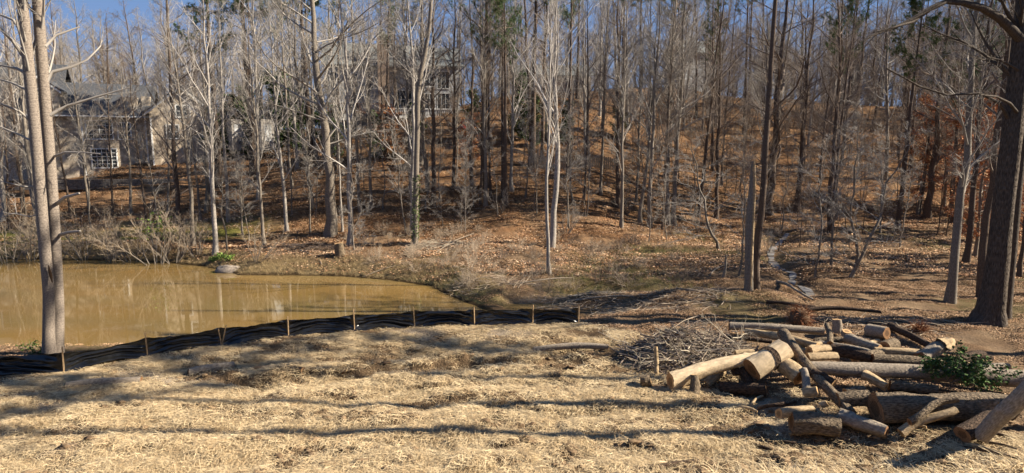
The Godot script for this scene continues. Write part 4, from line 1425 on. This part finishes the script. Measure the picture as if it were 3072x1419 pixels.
	pile_log(1600, 455, 0.55, 1740, 528, 0.42, 62, 50, "log_tan", "cut", "cut", "small tan log tilted in the gap before the long grey trunk", "", 0.03, 0.2)
	pile_log(343, 445, 0.15, 338, 285, 1.0, 30, 24, "log_tan", "cut", "cut", "pale stick standing upright in the brush pile", "", 0.02)
	pile_log(370, 212, 0.65, 530, 188, 0.75, 50, 44, "log_tan", "cut", "cut", "splintered pale log on top of the brush pile", "", 0.05, 0.4)
	pile_log(822, 322, 0.55, 935, 318, 0.55, 34, 38, "log_tan", "cut", "cut", "small pale offcut behind the thick peeled log", "", 0.02, 0.2)
	pile_log(1238, 566, 0.35, 1326, 556, 0.45, 60, 64, "log_tan", "cut", "cut", "stub with a pale cut face below the crooked trunk", "", 0.0, 0.1)
	pile_log(1240, 425, 0.75, 1265, 560, 0.42, 44, 52, "log_grey", "cut", "cut_dark", "short grey log sloping below the thick peeled one")
	pile_log(1290, 440, 0.70, 1420, 510, 0.55, 60, 56, "log_dark", "cut_dark", "cut", "dark log buried under the crooked trunk")
	pile_log(2200, 815, 0.28, 2400, 712, 0.42, 104, 96, "log_dark", "cut_dark", "cut_dark", "dark log under the leaning pale trunk")
	pile_log(1340, 640, 0.5, 1378, 625, 0.6, 44, 40, "log_tan", "cut", "cut", "tiny pale offcut near the short tan log", "", 0.02, 0.3)
	pile_log(150, 1048, 0.05, 600, 988, 0.06, 36, 40, "log_dark", "cut", "cut_dark", "long strip of dark bark half buried in the straw", "", 0.02, 0.3)
	pile_log(960, 660, 0.2, 1130, 628, 0.3, 24, 26, "log_dark", "cut_dark", "cut_dark", "thin dark branch beside the short tan log", "", 0.05)
	pile_log(1490, 560, 0.3, 1600, 545, 0.3, 50, 50, "log_bark", "cut", "cut_dark", "brown log tucked under the long grey trunk", "logs tucked under the grey trunk")
	pile_log(1760, 520, 0.2, 2050, 545, 0.2, 60, 60, "log_bark", "cut_dark", "cut_dark", "brown log tucked under the long grey trunk", "logs tucked under the grey trunk")
	pile_log(950, 560, 0.1, 860, 420, 0.5, 40, 50, "log_dark", "cut_dark", "cut_dark", "dark log underneath the dark end of the peeled one")
	pile_log(1040, 250, 0.5, 700, 235, 0.4, 30, 26, "log_dark", "cut_dark", "cut_dark", "thin dark log reaching from the brush into the pile", "", 0.04)
	for k in 26:
		var rx := rng.randf_range(980, 2250)
		var ry := rng.randf_range(190, 330) + (rx - 980) * 0.10
		var up := rng.randf_range(0.12, 0.45)
		var a := pile_px(rx, ry, up)
		var an := rng.randf_range(-0.7, 0.7)
		var b := a + Vector3(cos(an), rng.randf_range(-0.08, 0.12), sin(an)) * rng.randf_range(0.7, 2.2)
		var r := rng.randf_range(0.08, 0.19)
		wood(a, b, r, r * rng.randf_range(0.8, 1.0), ["log_bark", "log_dark", "log_grey", "log_tan"][rng.randi() % 4], "cut" if rng.randf() < 0.6 else "cut_dark", "cut", "cut log jumbled among others in the back of the pile", "cut logs jumbled in the back of the pile", "log", 0.03, 0.16)
	for k in 16:
		var a := pile_px(rng.randf_range(760, 2350), rng.randf_range(560, 900), 0.05)
		var an := rng.randf_range(-1.0, 1.0)
		var b := a + Vector3(cos(an), rng.randf_range(-0.02, 0.15), sin(an)) * rng.randf_range(0.5, 1.5)
		wood(a, b, rng.randf_range(0.03, 0.07), 0.03, ["log_bark", "log_dark", "log_tan"][rng.randi() % 3], "cut", "cut", "thin broken limb on the ground along the pile's front", "thin limbs along the pile's front", "broken_limb", 0.08, 0.25, "branch")
	# half-buried logs on the lot
	for q in [[200, 1158, 425, 1140, 26, "log_grey", "grey weathered log half sunk in the straw near the fence"], [565, 1118, 702, 1094, 24, "log_grey", "grey bowed log on the straw below the leaning stake"], [770, 1110, 912, 1112, 26, "log_dark", "dark rotten log sunk in the mud of the lot"], [1600, 1048, 1825, 1040, 20, "log_grey", "grey log half buried where the lot meets the brush"]]:
		var a := hit(q[0], q[1], 0.08)
		var b := hit(q[2], q[3], 0.08)
		wood(a, b, q[4] * -a.z / FPX * 0.5, q[4] * -b.z / FPX * 0.45, q[5], "cut_dark", "cut_dark", q[6], "", "log", 0.04, 0.15)
	# far bank: stump, fallen limbs
	var s := hit(1022, 768)
	wood(s + Vector3(0, -0.2, 0), s + Vector3(-0.1, 0.95, 0), 0.42, 0.34, "log_bark", "", "cut", "cut stump on the far bank between two trunks", "", "stump", 0.0, 0.2, "stump")
	for q in [[790, 742, 900, 744, 0.05, "pale fallen limb by the bare rounded shrub"], [905, 750, 965, 795, 0.06, "fallen limb sloping to the water near the boulder"], [980, 728, 860, 752, 0.06, "dark fallen limb against the stump"], [1330, 745, 1420, 700, 0.04, "bleached branch in the bank brush"], [1300, 760, 1400, 720, 0.03, "thin bleached branch in the bank brush"], [1090, 830, 1200, 795, 0.03, "pale branch dipping from the bank into the pond"], [2325, 845, 2440, 900, 0.09, "pale log lying along the brook"], [2130, 830, 2180, 790, 0.05, "white forked branch beside the brook"], [2420, 930, 2640, 935, 0.12, "dark log fallen across the bottom land behind the root ball"], [2300, 905, 2420, 925, 0.10, "dark log lying beside the brook mouth"], [1700, 905, 1900, 890, 0.06, "grey fallen limb on the debris past the sand bar"], [1560, 850, 1720, 835, 0.05, "thin grey limb near the slim pale tree's foot"], [2170, 830, 2176, 740, 0.10, "stripped orange stump split beside the brook"]]:
		var a := hit(q[0], q[1], q[4])
		var b := hit(q[2], q[3], q[4] * 2.0) if q[0] != 2170 else hit(2168, 835) + Vector3(0.15, 1.5, 0)
		wood(a, b, q[4], q[4] * 0.55, "log_grey" if not "dark" in q[5] else "log_dark", "cut", "cut", q[5], "", "fallen_branch", 0.06, 0.15, "branch")

func sticks(count: int, c: Vector3, rx: float, rz: float, h: float, l0: float, l1: float, r0: float, r1: float, follow := false) -> void:
	for k in count:
		var a := rng.randf() * TAU
		var q := sqrt(rng.randf())
		var p := c + Vector3(cos(a) * q * rx, 0, sin(a) * q * rz)
		var g := high(p.x, -p.z)
		p.y = g + 0.03 + h * (1.0 - q) * rng.randf()
		var b := rng.randf() * TAU
		var dir := Vector3(cos(b), rng.randf_range(-0.25, 0.5) if not follow else rng.randf_range(-0.02, 0.12), sin(b) * 0.8).normalized()
		var l := rng.randf_range(l0, l1)
		bent(p - c - dir * l * 0.4, dir, l, 4, rng.randf_range(r0, r1), r0 * 0.6, 0.16, 0.0, 5)

func build_brush() -> void:
	rng.seed = 51
	var c := pile_px(520, 330, 0.0)
	var o := thing("brush_pile", "tangled heap of cut branches at the left end of the log pile", "brush pile", c)
	clear()
	sticks(300, c, 2.5, 1.6, 1.5, 0.4, 1.7, 0.007, 0.022)
	var p := part("branches", flush(), M.twig_tan, o)
	p.set_meta("kind", "stuff")
	clear()
	sticks(110, c + Vector3(0.1, 0, -0.1), 1.9, 1.1, 1.6, 0.5, 1.4, 0.008, 0.026)
	for k in 26:
		var a := rng.randf() * TAU
		var q := Vector3(rng.randf_range(-2.4, 2.2), 0, rng.randf_range(-1.2, 1.2))
		q.y = high(c.x + q.x, -(c.z + q.z)) - c.y + rng.randf_range(0.1, 0.7)
		limbs(q, Vector3(cos(a), rng.randf_range(-0.1, 0.7), sin(a)).normalized(), rng.randf_range(0.8, 1.8), 0.022, 1, {"n": [0, 5, 4, 3], "levels": 3, "wiggle": 0.25, "lift": 0.0, "flat": 0.9, "ratio": 0.5})
	p = part("pale_branches", flush(), M.stick, o)
	p.set_meta("kind", "stuff")
	clear()
	sticks(420, c, 2.7, 1.7, 1.4, 0.4, 1.5, 0.010, 0.045)
	p = part("dark_branches", flush(), M.twig_dark, o)
	p.set_meta("kind", "stuff")
	# debris strewn between the brook and the lot
	var dl := [[1720, 905, 3.4, 1.3, "flood debris of sticks between the sand bar and the brush pile", 260], [1990, 900, 3.8, 1.6, "flood debris of sticks on the bank behind the brush pile", 300], [1480, 850, 2.6, 1.5, "scattered sticks on the marshy ground by the brook mouth", 160], [2640, 980, 4.0, 1.6, "broken sticks lying on leaves between log pile and oak", 150], [1300, 740, 2.4, 1.6, "heap of bleached twigs on the far bank", 260], [920, 745, 2.6, 1.2, "dark heap of branches against the far bank stump", 200]]
	for q in dl:
		var e := hit(q[0], q[1])
		var t := thing("stick_debris", q[4], "debris", e)
		clear()
		sticks(q[5], e, q[2], q[3], 0.55 if q[0] < 1400 else 0.25, 0.4, 1.8, 0.006, 0.022, true)
		var pp := part("sticks", flush(), M.stick if q[0] == 1300 else (M.twig_dark if q[0] == 920 else M.twig_tan), t)
		pp.set_meta("kind", "stuff")
	# root ball
	var r := hit(2400, 955, 0.45)
	var rb := thing("root_ball", "shaggy rust-brown root ball on its side behind the log pile", "roots", r)
	var core := part("soil_core", rock_mesh(18, 12, 0.4, 3), M.clod, rb)
	core.scale = Vector3(0.42, 0.42, 0.35)
	clear()
	for k in 330:
		var n := Vector3(rng.randfn(), rng.randfn() + 0.15, rng.randfn()).normalized()
		bent(n * 0.33, n, rng.randf_range(0.18, 0.55), 4, 0.013, 0.004, 0.4, -0.06, 4)
	part("roots", flush(), M.root, rb)
	var r2 := hit(2760, 985, 0.2)
	var rc := thing("root_ball", "smaller dark root clump on the leaves before the oak", "roots", r2)
	clear()
	for k in 170:
		var n := Vector3(rng.randfn(), absf(rng.randfn()) + 0.1, rng.randfn()).normalized()
		bent(n * 0.1 - Vector3(0, 0.15, 0), n, rng.randf_range(0.2, 0.6), 4, 0.012, 0.004, 0.4, 0.0, 4)
	part("roots", flush(), M.root, rc)
	# cut evergreen bough lying on the long trunk
	var g := pile_px(2150, 470, 0.55)
	var gb := thing("evergreen_bough", "fresh green bough lying over the long grey trunk", "branch", g)
	clear()
	tips = []
	var spec := {"n": [0, 7, 5, 3], "levels": 3, "wiggle": 0.2, "lift": 0.06, "flat": 0.8, "ratio": 0.5}
	for k in 15:
		var a := rng.randf() * TAU
		limbs(Vector3(rng.randf_range(-0.4, 0.4), -0.1, rng.randf_range(-0.1, 0.25)), Vector3(cos(a) * 0.8 + 0.15, rng.randf_range(0.1, 1.0), sin(a) * 0.5 + 0.2).normalized(), rng.randf_range(0.7, 1.15), 0.014, 1, spec)
	var tp := tips.duplicate()
	part("stems", flush(), M.twig_dark, gb)
	part("leaves", leaves_at(tp, 6, 0.05, 0.10, [Color(0.05, 0.095, 0.025), Color(0.08, 0.14, 0.035), Color(0.035, 0.065, 0.02)], 0.8), M.beech_leaf, gb)
	# boulder, waterside leaves
	var bo := hit(686, 815)
	var bd := thing("boulder", "pale brown boulder at the water's edge on the point", "rock", bo)
	var bm := part("rock", rock_mesh(22, 14, 0.35, 8), M.stone, bd)
	bm.scale = Vector3(0.95, 0.45, 0.6)
	for q in [[664, 782, 1.0], [640, 785, 0.7], [690, 783, 0.8]]:
		var wp := hit(q[0], q[1])
		var w := thing("waterside_plant", "bright green leafy plant at the far waterline", "plant", wp, "bright green waterside plants")
		clear()
		var at := []
		for k in 26:
			var a := rng.randf() * TAU
			var v: Vector3 = Vector3(cos(a) * 0.5, rng.randf_range(0.5, 1.2), sin(a) * 0.4) * 0.4 * q[2]
			at.append(v)
			bent(Vector3(cos(a), 0, sin(a)) * 0.08, v.normalized(), v.length(), 2, 0.006, 0.004, 0.1, 0.0, 3)
		part("stems", flush(), M.bright_leaf, w)
		part("leaves", leaves_at(at, 6, 0.12, 0.17, [Color(0.14, 0.22, 0.045), Color(0.20, 0.27, 0.07)]), M.beech_leaf, w)
	# green sprigs by the twin trunks and the evergreen in the far shrubs
	for q in [[85, 1052, 0.5, "low green weed beside the twin trunks"], [110, 1060, 0.4, "low green weed beside the twin trunks"]]:
		var wp := hit(q[0], q[1])
		var w := thing("weed", q[3], "plant", wp, "green weeds by the twin trunks")
		clear()
		var at := []
		for k in 30:
			var a := rng.randf() * TAU
			at.append(Vector3(cos(a) * 0.3, rng.randf() * 0.45, sin(a) * 0.3) * q[2] * 1.6)
			bent(Vector3.ZERO, at[k].normalized(), at[k].length(), 2, 0.005, 0.003, 0.1, 0.0, 3)
		part("stems", flush(), M.twig_tan, w)
		part("leaves", leaves_at(at, 4, 0.06, 0.09, [Color(0.08, 0.12, 0.03), Color(0.12, 0.15, 0.04)]), M.beech_leaf, w)
	var ep := hit(470, 790)
	var ev := thing("evergreen_shrub", "glossy green leafy shrub inside the leaning bare shrubs", "shrub", ep)
	clear()
	tips = []
	for k in 8:
		var a := rng.randf() * TAU
		limbs(Vector3(0, 1.2, 0), Vector3(cos(a) * 0.4, 1, sin(a) * 0.4).normalized(), rng.randf_range(1.5, 2.6), 0.02, 1, {"n": [0, 5, 4, 3], "levels": 3, "wiggle": 0.2, "lift": 0.03, "flat": 1.0, "ratio": 0.4})
	bent(Vector3.ZERO, Vector3.UP, 1.4, 3, 0.04, 0.03, 0.05, 0.0, 6)
	tp = tips.duplicate()
	part("stems", flush(), M.twig_grey, ev)
	part("leaves", leaves_at(tp, 3, 0.12, 0.17, [Color(0.10, 0.16, 0.03), Color(0.15, 0.21, 0.05)], 0.7), M.beech_leaf, ev)

# ---------------------------------------------------------------- houses
func window(o: Node3D, x0: float, x1: float, y0: float, y1: float, z: float, nx := 2, ny := 3) -> void:
	var w := x1 - x0
	var h := y1 - y0
	var c := Vector3((x0 + x1) * 0.5, (y0 + y1) * 0.5, z)
	clear()
	for s in [-1, 1]:
		box(c + Vector3(s * (w * 0.5 + 0.05), 0, 0.05), Vector3(0.12, h + 0.24, 0.10))
		box(c + Vector3(0, s * (h * 0.5 + 0.05), 0.05), Vector3(w - 0.02, 0.12, 0.09))
	var f := part("window", flush(), M.trim, o)
	part("pane", box_mesh(c + Vector3(0, 0, 0.015), Vector3(w - 0.02, h - 0.02, 0.02)), M.glass, f)
	for k in range(1, nx):
		part("muntin", box_mesh(c + Vector3(-w * 0.5 + w * k / nx, 0, 0.04), Vector3(0.05, h - 0.02, 0.03)), M.trim, f)
	for k in range(1, ny):
		part("muntin", box_mesh(c + Vector3(0, -h * 0.5 + h * k / ny, 0.036), Vector3(w - 0.02, 0.05, 0.03)), M.trim, f)

# gable roof: ridge along x
func roof_x(o: Node3D, x0: float, x1: float, z0: float, z1: float, ye: float, yr: float, m: Material) -> MeshInstance3D:
	var zm := (z0 + z1) * 0.5
	clear()
	var t := 0.18
	for s in [[z1, 1.0], [z0, -1.0]]:
		var a := Vector3(x0, ye, s[0])
		var b := Vector3(x1, ye, s[0])
		var c := Vector3(x1, yr, zm)
		var d := Vector3(x0, yr, zm)
		var up := Vector3(0, t, 0)
		if s[1] > 0.0:
			quad(a + up, d + up, c + up, b + up); quad(a, b, c, d); quad(a, a + up, b + up, b)
			quad(b, b + up, c + up, c); quad(d, d + up, a + up, a)
		else:
			quad(b + up, c + up, d + up, a + up); quad(b, a, d, c); quad(b, b + up, a + up, a)
			quad(c, c + up, b + up, b); quad(a, a + up, d + up, d)
	BC.clear()
	return part("roof", flush(), m, o)

# gable roof: ridge along z
func roof_z(o: Node3D, x0: float, x1: float, z0: float, z1: float, ye: float, yr: float, m: Material) -> MeshInstance3D:
	var xm := (x0 + x1) * 0.5
	var t := 0.18
	return part("roof", prism_mesh(PackedVector2Array([Vector2(x0, ye), Vector2(xm, yr), Vector2(x1, ye), Vector2(x1, ye + t), Vector2(xm, yr + t), Vector2(x0, ye + t)]), z0, z1), m, o)

func build_houses() -> void:
	# beige house left of the pond
	var d := 71.0
	var p := at_d(300, 500, d)
	var o := thing("stucco_house", "beige stucco house with dark roofs and dormer on the left bank", "house", p)
	o.rotation.y = 0.42
	part("wall", box_mesh(Vector3(-0.7, 2.2, -4.2), Vector3(12.2, 7.0, 8.0)), M.stucco, o)
	roof_x(o, -7.2, 5.9, -8.8, 0.5, 5.7, 9.6, M.shingle)
	part("wall", box_mesh(Vector3(-10.4, 2.2, -6.0), Vector3(9.0, 7.4, 9.0)), M.stone_wall, o)
	roof_x(o, -15.4, -3.4, -11.2, -0.9, 5.9, 11.8, M.shingle)
	# gable wing
	part("wall", prism_mesh(PackedVector2Array([Vector2(5.5, -1.6), Vector2(12.3, -1.6), Vector2(12.3, 6.3), Vector2(8.9, 9.1), Vector2(5.5, 6.3)]), -9.0, 1.3), M.stucco, o)
	roof_z(o, 4.9, 12.9, -9.4, 1.75, 5.95, 9.3, M.shingle)
	for s in [-1.0, 1.0]:
		part("rake_board", prism_mesh(PackedVector2Array([Vector2(8.9 + s * 4.0, 5.70), Vector2(8.9, 9.05), Vector2(8.9, 9.29), Vector2(8.9 + s * 4.0, 5.94)]), 1.66, 1.80), M.trim, o)
	for x in [4.9, 5.62, -1.4]:
		part("downspout", box_mesh(Vector3(x, 2.3, 0.0 if x < 5.0 else 1.36), Vector3(0.16, 6.6, 0.14)), M.trim, o)
	part("gutter", box_mesh(Vector3(-0.7, 5.72, 0.56), Vector3(12.6, 0.16, 0.14)), M.trim, o)
	window(o, -1.0, 1.5, 3.2, 5.2, -0.2, 4, 4)
	window(o, 2.1, 3.3, 3.2, 5.0, -0.2, 2, 4)
	window(o, -0.7, 1.7, -0.1, 2.0, -0.2, 5, 5)
	window(o, 7.2, 8.4, 3.3, 4.8, 1.3, 2, 2)
	window(o, 11.0, 11.7, 3.2, 4.6, 1.3, 1, 2)
	window(o, 8.3, 9.7, 5.8, 7.1, 1.3, 2, 2)
	window(o, -11.0, -9.0, 3.0, 5.0, -1.5, 3, 3)
	# dormers
	part("dormer", prism_mesh(PackedVector2Array([Vector2(-6.5, 6.0), Vector2(-3.3, 6.0), Vector2(-3.3, 8.6), Vector2(-4.9, 9.8), Vector2(-6.5, 8.6)]), -5.0, 0.3), M.stucco, o)
	roof_z(o, -6.9, -2.9, -5.2, 0.65, 8.35, 9.95, M.shingle)
	window(o, -5.9, -3.9, 6.5, 8.5, 0.3, 3, 2)
	for s in [-1.0, 1.0]:
		part("rake_board", prism_mesh(PackedVector2Array([Vector2(-4.9 + s * 2.0, 8.1), Vector2(-4.9, 9.7), Vector2(-4.9, 9.94), Vector2(-4.9 + s * 2.0, 8.34)]), 0.56, 0.70), M.trim, o)
	part("dormer", box_mesh(Vector3(3.3, 7.2, -2.4), Vector3(1.7, 1.7, 3.2)), M.stucco, o)
	part("dormer", box_mesh(Vector3(5.0, 7.3, -2.6), Vector3(0.9, 1.8, 3.2)), M.stucco, o)
	# yard wall below the house
	var wl := hit(330, 560)
	var rw := thing("retaining_wall", "grey stone retaining wall below the beige house", "wall", wl)
	rw.rotation.y = 0.10
	var x := -9.0
	while x < 9.0:
		for row in 3:
			var w := 0.86
			part("stone", box_mesh(Vector3(x + (0.45 if row % 2 else 0.0), -0.1 + row * 0.36, 0), Vector3(w, 0.34, 0.5 + 0.05 * ((row + int(x * 2.0)) % 2))), M.retaining, rw)
		x += 0.9
	# white house on the crest
	d = 86.0
	p = at_d(1180, 345, d)
	o = thing("white_house", "pale grey sided house with tan chimney and decks on the crest", "house", p)
	o.rotation.y = 0.22
	part("wall", box_mesh(Vector3(-4.9, 2.6, -4.0), Vector3(7.6, 8.4, 8.0)), M.siding, o)
	roof_x(o, -9.3, 4.4, -8.7, 0.7, 6.4, 9.9, M.shingle_pale)
	part("wall", box_mesh(Vector3(1.4, 2.6, -4.3), Vector3(4.8, 8.4, 7.4)), M.siding, o)
	part("wall", box_mesh(Vector3(6.4, 2.4, -2.6), Vector3(5.4, 8.0, 8.4)), M.siding, o)
	roof_x(o, 3.3, 9.6, -7.4, 2.2, 6.4, 9.4, M.shingle_pale)
	var ch := part("chimney", box_mesh(Vector3(-1.2, 5.2, 0.35), Vector3(1.5, 10.4, 0.9)), M.brick, o)
	part("chimney_cap", box_mesh(Vector3(-1.2, 10.5, 0.35), Vector3(1.75, 0.22, 1.1)), M.siding, ch)
	window(o, -8.2, -7.4, 2.2, 5.6, 0.0, 1, 3)
	window(o, -5.9, -4.6, 3.6, 5.4, 0.0, 2, 2)
	window(o, -3.6, -2.6, 3.4, 5.4, 0.0, 2, 2)
	window(o, -5.9, -4.6, 0.6, 2.6, 0.0, 2, 2)
	window(o, 4.2, 5.6, 3.8, 5.8, 1.6, 2, 1)
	window(o, 6.0, 7.6, 3.6, 5.8, 1.6, 3, 1)
	window(o, 4.2, 5.6, 0.8, 2.8, 1.6, 2, 1)
	window(o, 6.0, 7.6, 0.8, 2.9, 1.6, 3, 1)
	window(o, 0.2, 2.6, 1.0, 3.4, -0.6, 3, 2)
	for s in [[-8.6, -0.2, 0.2, 0.4, 2.6], [-0.2, 9.4, -0.4, 1.8, 3.4]]:
		var dk := part("deck", box_mesh(Vector3((s[0] + s[1]) * 0.5, s[2], (s[3] + s[4]) * 0.5), Vector3(s[1] - s[0], 0.3, s[4] - s[3])), M.deck if s[0] < -1.0 else M.trim, o)
		var n := int((s[1] - s[0]) / 1.4)
		for k in n + 1:
			part("deck_post", box_mesh(Vector3(s[0] + 0.08 + (s[1] - s[0] - 0.16) * k / n, s[2] - 0.75, s[4] - 0.08), Vector3(0.15, 3.8, 0.15)), M.deck if s[0] < -1.0 else M.trim, dk)
		part("hand_rail", box_mesh(Vector3((s[0] + s[1]) * 0.5, s[2] + 1.1, s[4] - 0.08), Vector3(s[1] - s[0], 0.1, 0.2)), M.deck if s[0] < -1.0 else M.trim, dk)
		for k in int((s[1] - s[0]) / 0.28):
			part("baluster", box_mesh(Vector3(s[0] + 0.2 + k * 0.28, s[2] + 0.6, s[4] - 0.08), Vector3(0.05, 0.94, 0.05)), M.deck if s[0] < -1.0 else M.trim, dk)
	# houses further back, seen in pieces between the trunks
	for q in [[1660, 285, 122.0, 15.0, 3.6, 6.0, "stucco", "shingle_pale", "low beige house far behind on the crest", 0.1], [2105, 270, 125.0, 9.0, 7.0, 10.0, "siding", "shingle_pale", "grey two-storey house far behind on the crest", 0.3]]:
		var hp := at_d(q[0], q[1], q[2])
		var ho := thing("distant_house", q[8], "house", hp)
		ho.rotation.y = q[9]
		part("wall", box_mesh(Vector3(0, q[4] * 0.5 - 1.5, -3.5), Vector3(q[3], q[4] + 3.0, 7.0)), M[q[6]], ho)
		roof_x(ho, -q[3] * 0.5 - 0.5, q[3] * 0.5 + 0.5, -7.6, 0.6, q[4], q[5], M[q[7]])
		for k in 3:
			var wx: float = -q[3] * 0.32 + k * q[3] * 0.32
			window(ho, wx - 0.6, wx + 0.6, q[4] - 2.2, q[4] - 0.7, 0.0, 2, 2)
	# sheds beside the hollies
	for q in [[795, 425, 74.0, 1.5, 2.6, "small white gabled shed among the hollies"], [707, 425, 74.0, 1.4, 2.6, "white shed wall behind the dark pine"]]:
		var hp := at_d(q[0], q[1], q[2])
		var ho := thing("shed", q[5], "shed", hp)
		ho.rotation.y = 0.7
		part("wall", box_mesh(Vector3(0, q[4] * 0.5 - 0.5, 0), Vector3(q[3], q[4] + 1.0, 2.4)), M.stone_wall, ho)
		roof_z(ho, -q[3] * 0.5 - 0.25, q[3] * 0.5 + 0.25, -1.5, 1.5, q[4], q[4] + 1.0, M.shingle)
		part("door", box_mesh(Vector3(0, 1.0, 1.22), Vector3(0.85, 2.0, 0.05)), M.siding, ho)
	# picket fence on the slope
	var f0 := hit(1590, 510)
	var f1 := hit(1860, 512)
	var pf := thing("picket_fence", "weathered wooden picket fence across the leafy slope", "fence", f0)
	var n := 44
	for k in n:
		var t := float(k) / n
		var q := f0.lerp(f1, t)
		q.y = high(q.x, -q.z)
		var hh := 1.35 + 0.12 * n_fine.get_noise_1d(k * 3.0)
		part("picket", prism_mesh(PackedVector2Array([Vector2(q.x - f0.x - 0.075, q.y - f0.y - 0.1), Vector2(q.x - f0.x + 0.075, q.y - f0.y - 0.1), Vector2(q.x - f0.x + 0.075, q.y - f0.y + hh - 0.1), Vector2(q.x - f0.x, q.y - f0.y + hh), Vector2(q.x - f0.x - 0.075, q.y - f0.y + hh - 0.1)]), q.z - f0.z, q.z - f0.z + 0.03), M.picket, pf)
		if k < n - 1:
			var q2 := f0.lerp(f1, float(k + 1) / n)
			q2.y = high(q2.x, -q2.z)
			for y in [0.35, 1.0]:
				if k % 8 == 0:
					var q3 := f0.lerp(f1, minf(float(k + 8) / n, 1.0))
					q3.y = high(q3.x, -q3.z)
					clear()
					tube(PackedVector3Array([q - f0 + Vector3(0, y, -0.04), q3 - f0 + Vector3(0, y, -0.04)]), PackedFloat32Array([0.045, 0.045]), 4)
					part("rail", flush(), M.picket, pf)
	# red thing at the foot of the white house's right end
	var rp := hit(1388, 384)
	var ro := thing("red_cone", "small red pointed object standing below the white house", "object", rp)
	clear()
	tube(PackedVector3Array([Vector3(0, -0.05, 0), Vector3(0, 0.12, 0), Vector3(0, 0.5, 0), Vector3(0.03, 0.95, 0), Vector3(0.05, 1.25, 0)]), PackedFloat32Array([0.42, 0.40, 0.24, 0.14, 0.03]), 12, 0.3, true)
	part("cover", flush(), M.red, ro)

# ---------------------------------------------------------------- scene
func _ready() -> void:
	var cam := Camera3D.new()
	cam.name = "camera"
	cam.fov = rad_to_deg(2.0 * atan(709.5 / FPX))
	cam.position = EYE
	cam.rotation.x = -pitch
	cam.far = 3000.0
	cam.current = true
	add_child(cam)
	var env := Environment.new()
	var sky := Sky.new()
	var sm := ProceduralSkyMaterial.new()
	sm.sky_top_color = lin(0.11, 0.25, 0.60)
	sm.sky_horizon_color = lin(0.40, 0.60, 0.96)
	sm.sky_curve = 0.18
	sm.ground_horizon_color = lin(0.30, 0.26, 0.20)
	sm.ground_bottom_color = lin(0.14, 0.10, 0.07)
	sm.sun_angle_max = 12.0
	sky.sky_material = sm
	env.background_mode = Environment.BG_SKY
	env.sky = sky
	env.background_energy_multiplier = 0.27
	env.tonemap_mode = Environment.TONE_MAPPER_LINEAR
	env.tonemap_exposure = 2.95
	env.sdfgi_enabled = true
	env.ssao_enabled = true
	env.ssil_enabled = true
	var we := WorldEnvironment.new()
	we.name = "environment"
	we.environment = env
	add_child(we)
	var sun := DirectionalLight3D.new()
	sun.name = "sun"
	sun.light_energy = 1.6
	sun.light_color = Color(1.0, 0.95, 0.87)
	sun.light_angular_distance = 0.5
	sun.shadow_enabled = true
	var az := deg_to_rad(91.0)
	var el := deg_to_rad(33.0)
	var s := Vector3(sin(az) * cos(el), sin(el), -cos(az) * cos(el))
	sun.look_at_from_position(s * 50.0, Vector3.ZERO)
	add_child(sun)

	rng.seed = 1
	n_big.seed = 11; n_big.frequency = 0.05; n_big.fractal_octaves = 2
	n_mid.seed = 12; n_mid.frequency = 0.45; n_mid.fractal_octaves = 2
	n_fine.seed = 13; n_fine.frequency = 2.2; n_fine.fractal_octaves = 2
	n_rut.seed = 14; n_rut.frequency = 0.5; n_rut.fractal_octaves = 2
	keep_clear = [[-66.0, -33.0, 60.0, 86.0], [-23.0, -4.0, 78.0, 98.0], [0.0, 18.0, 116.0, 135.0], [28.0, 48.0, 116.0, 135.0], [-36.0, -24.0, 70.0, 78.0]]
	var t0 := Time.get_ticks_msec()
	materials()
	build_ground()
	print("ground ", Time.get_ticks_msec() - t0)
	build_houses()
	grow_all()
	print("grown ", Time.get_ticks_msec() - t0)
	build_trees()
	build_twin_tree()
	build_oak()
	build_snags()
	print("trees ", Time.get_ticks_msec() - t0)
	build_silt_fence()
	build_logs()
	build_brush()
	build_litter()
	print("all ", Time.get_ticks_msec() - t0)
	var tri := 0
	for k in TV:
		for p in TV[k]:
			for m in ["trunk", "crown", "leaves"]:
				if p.has(m): tri += p[m].surface_get_array_index_len(0) / 3
	print("prototype triangles ", tri)
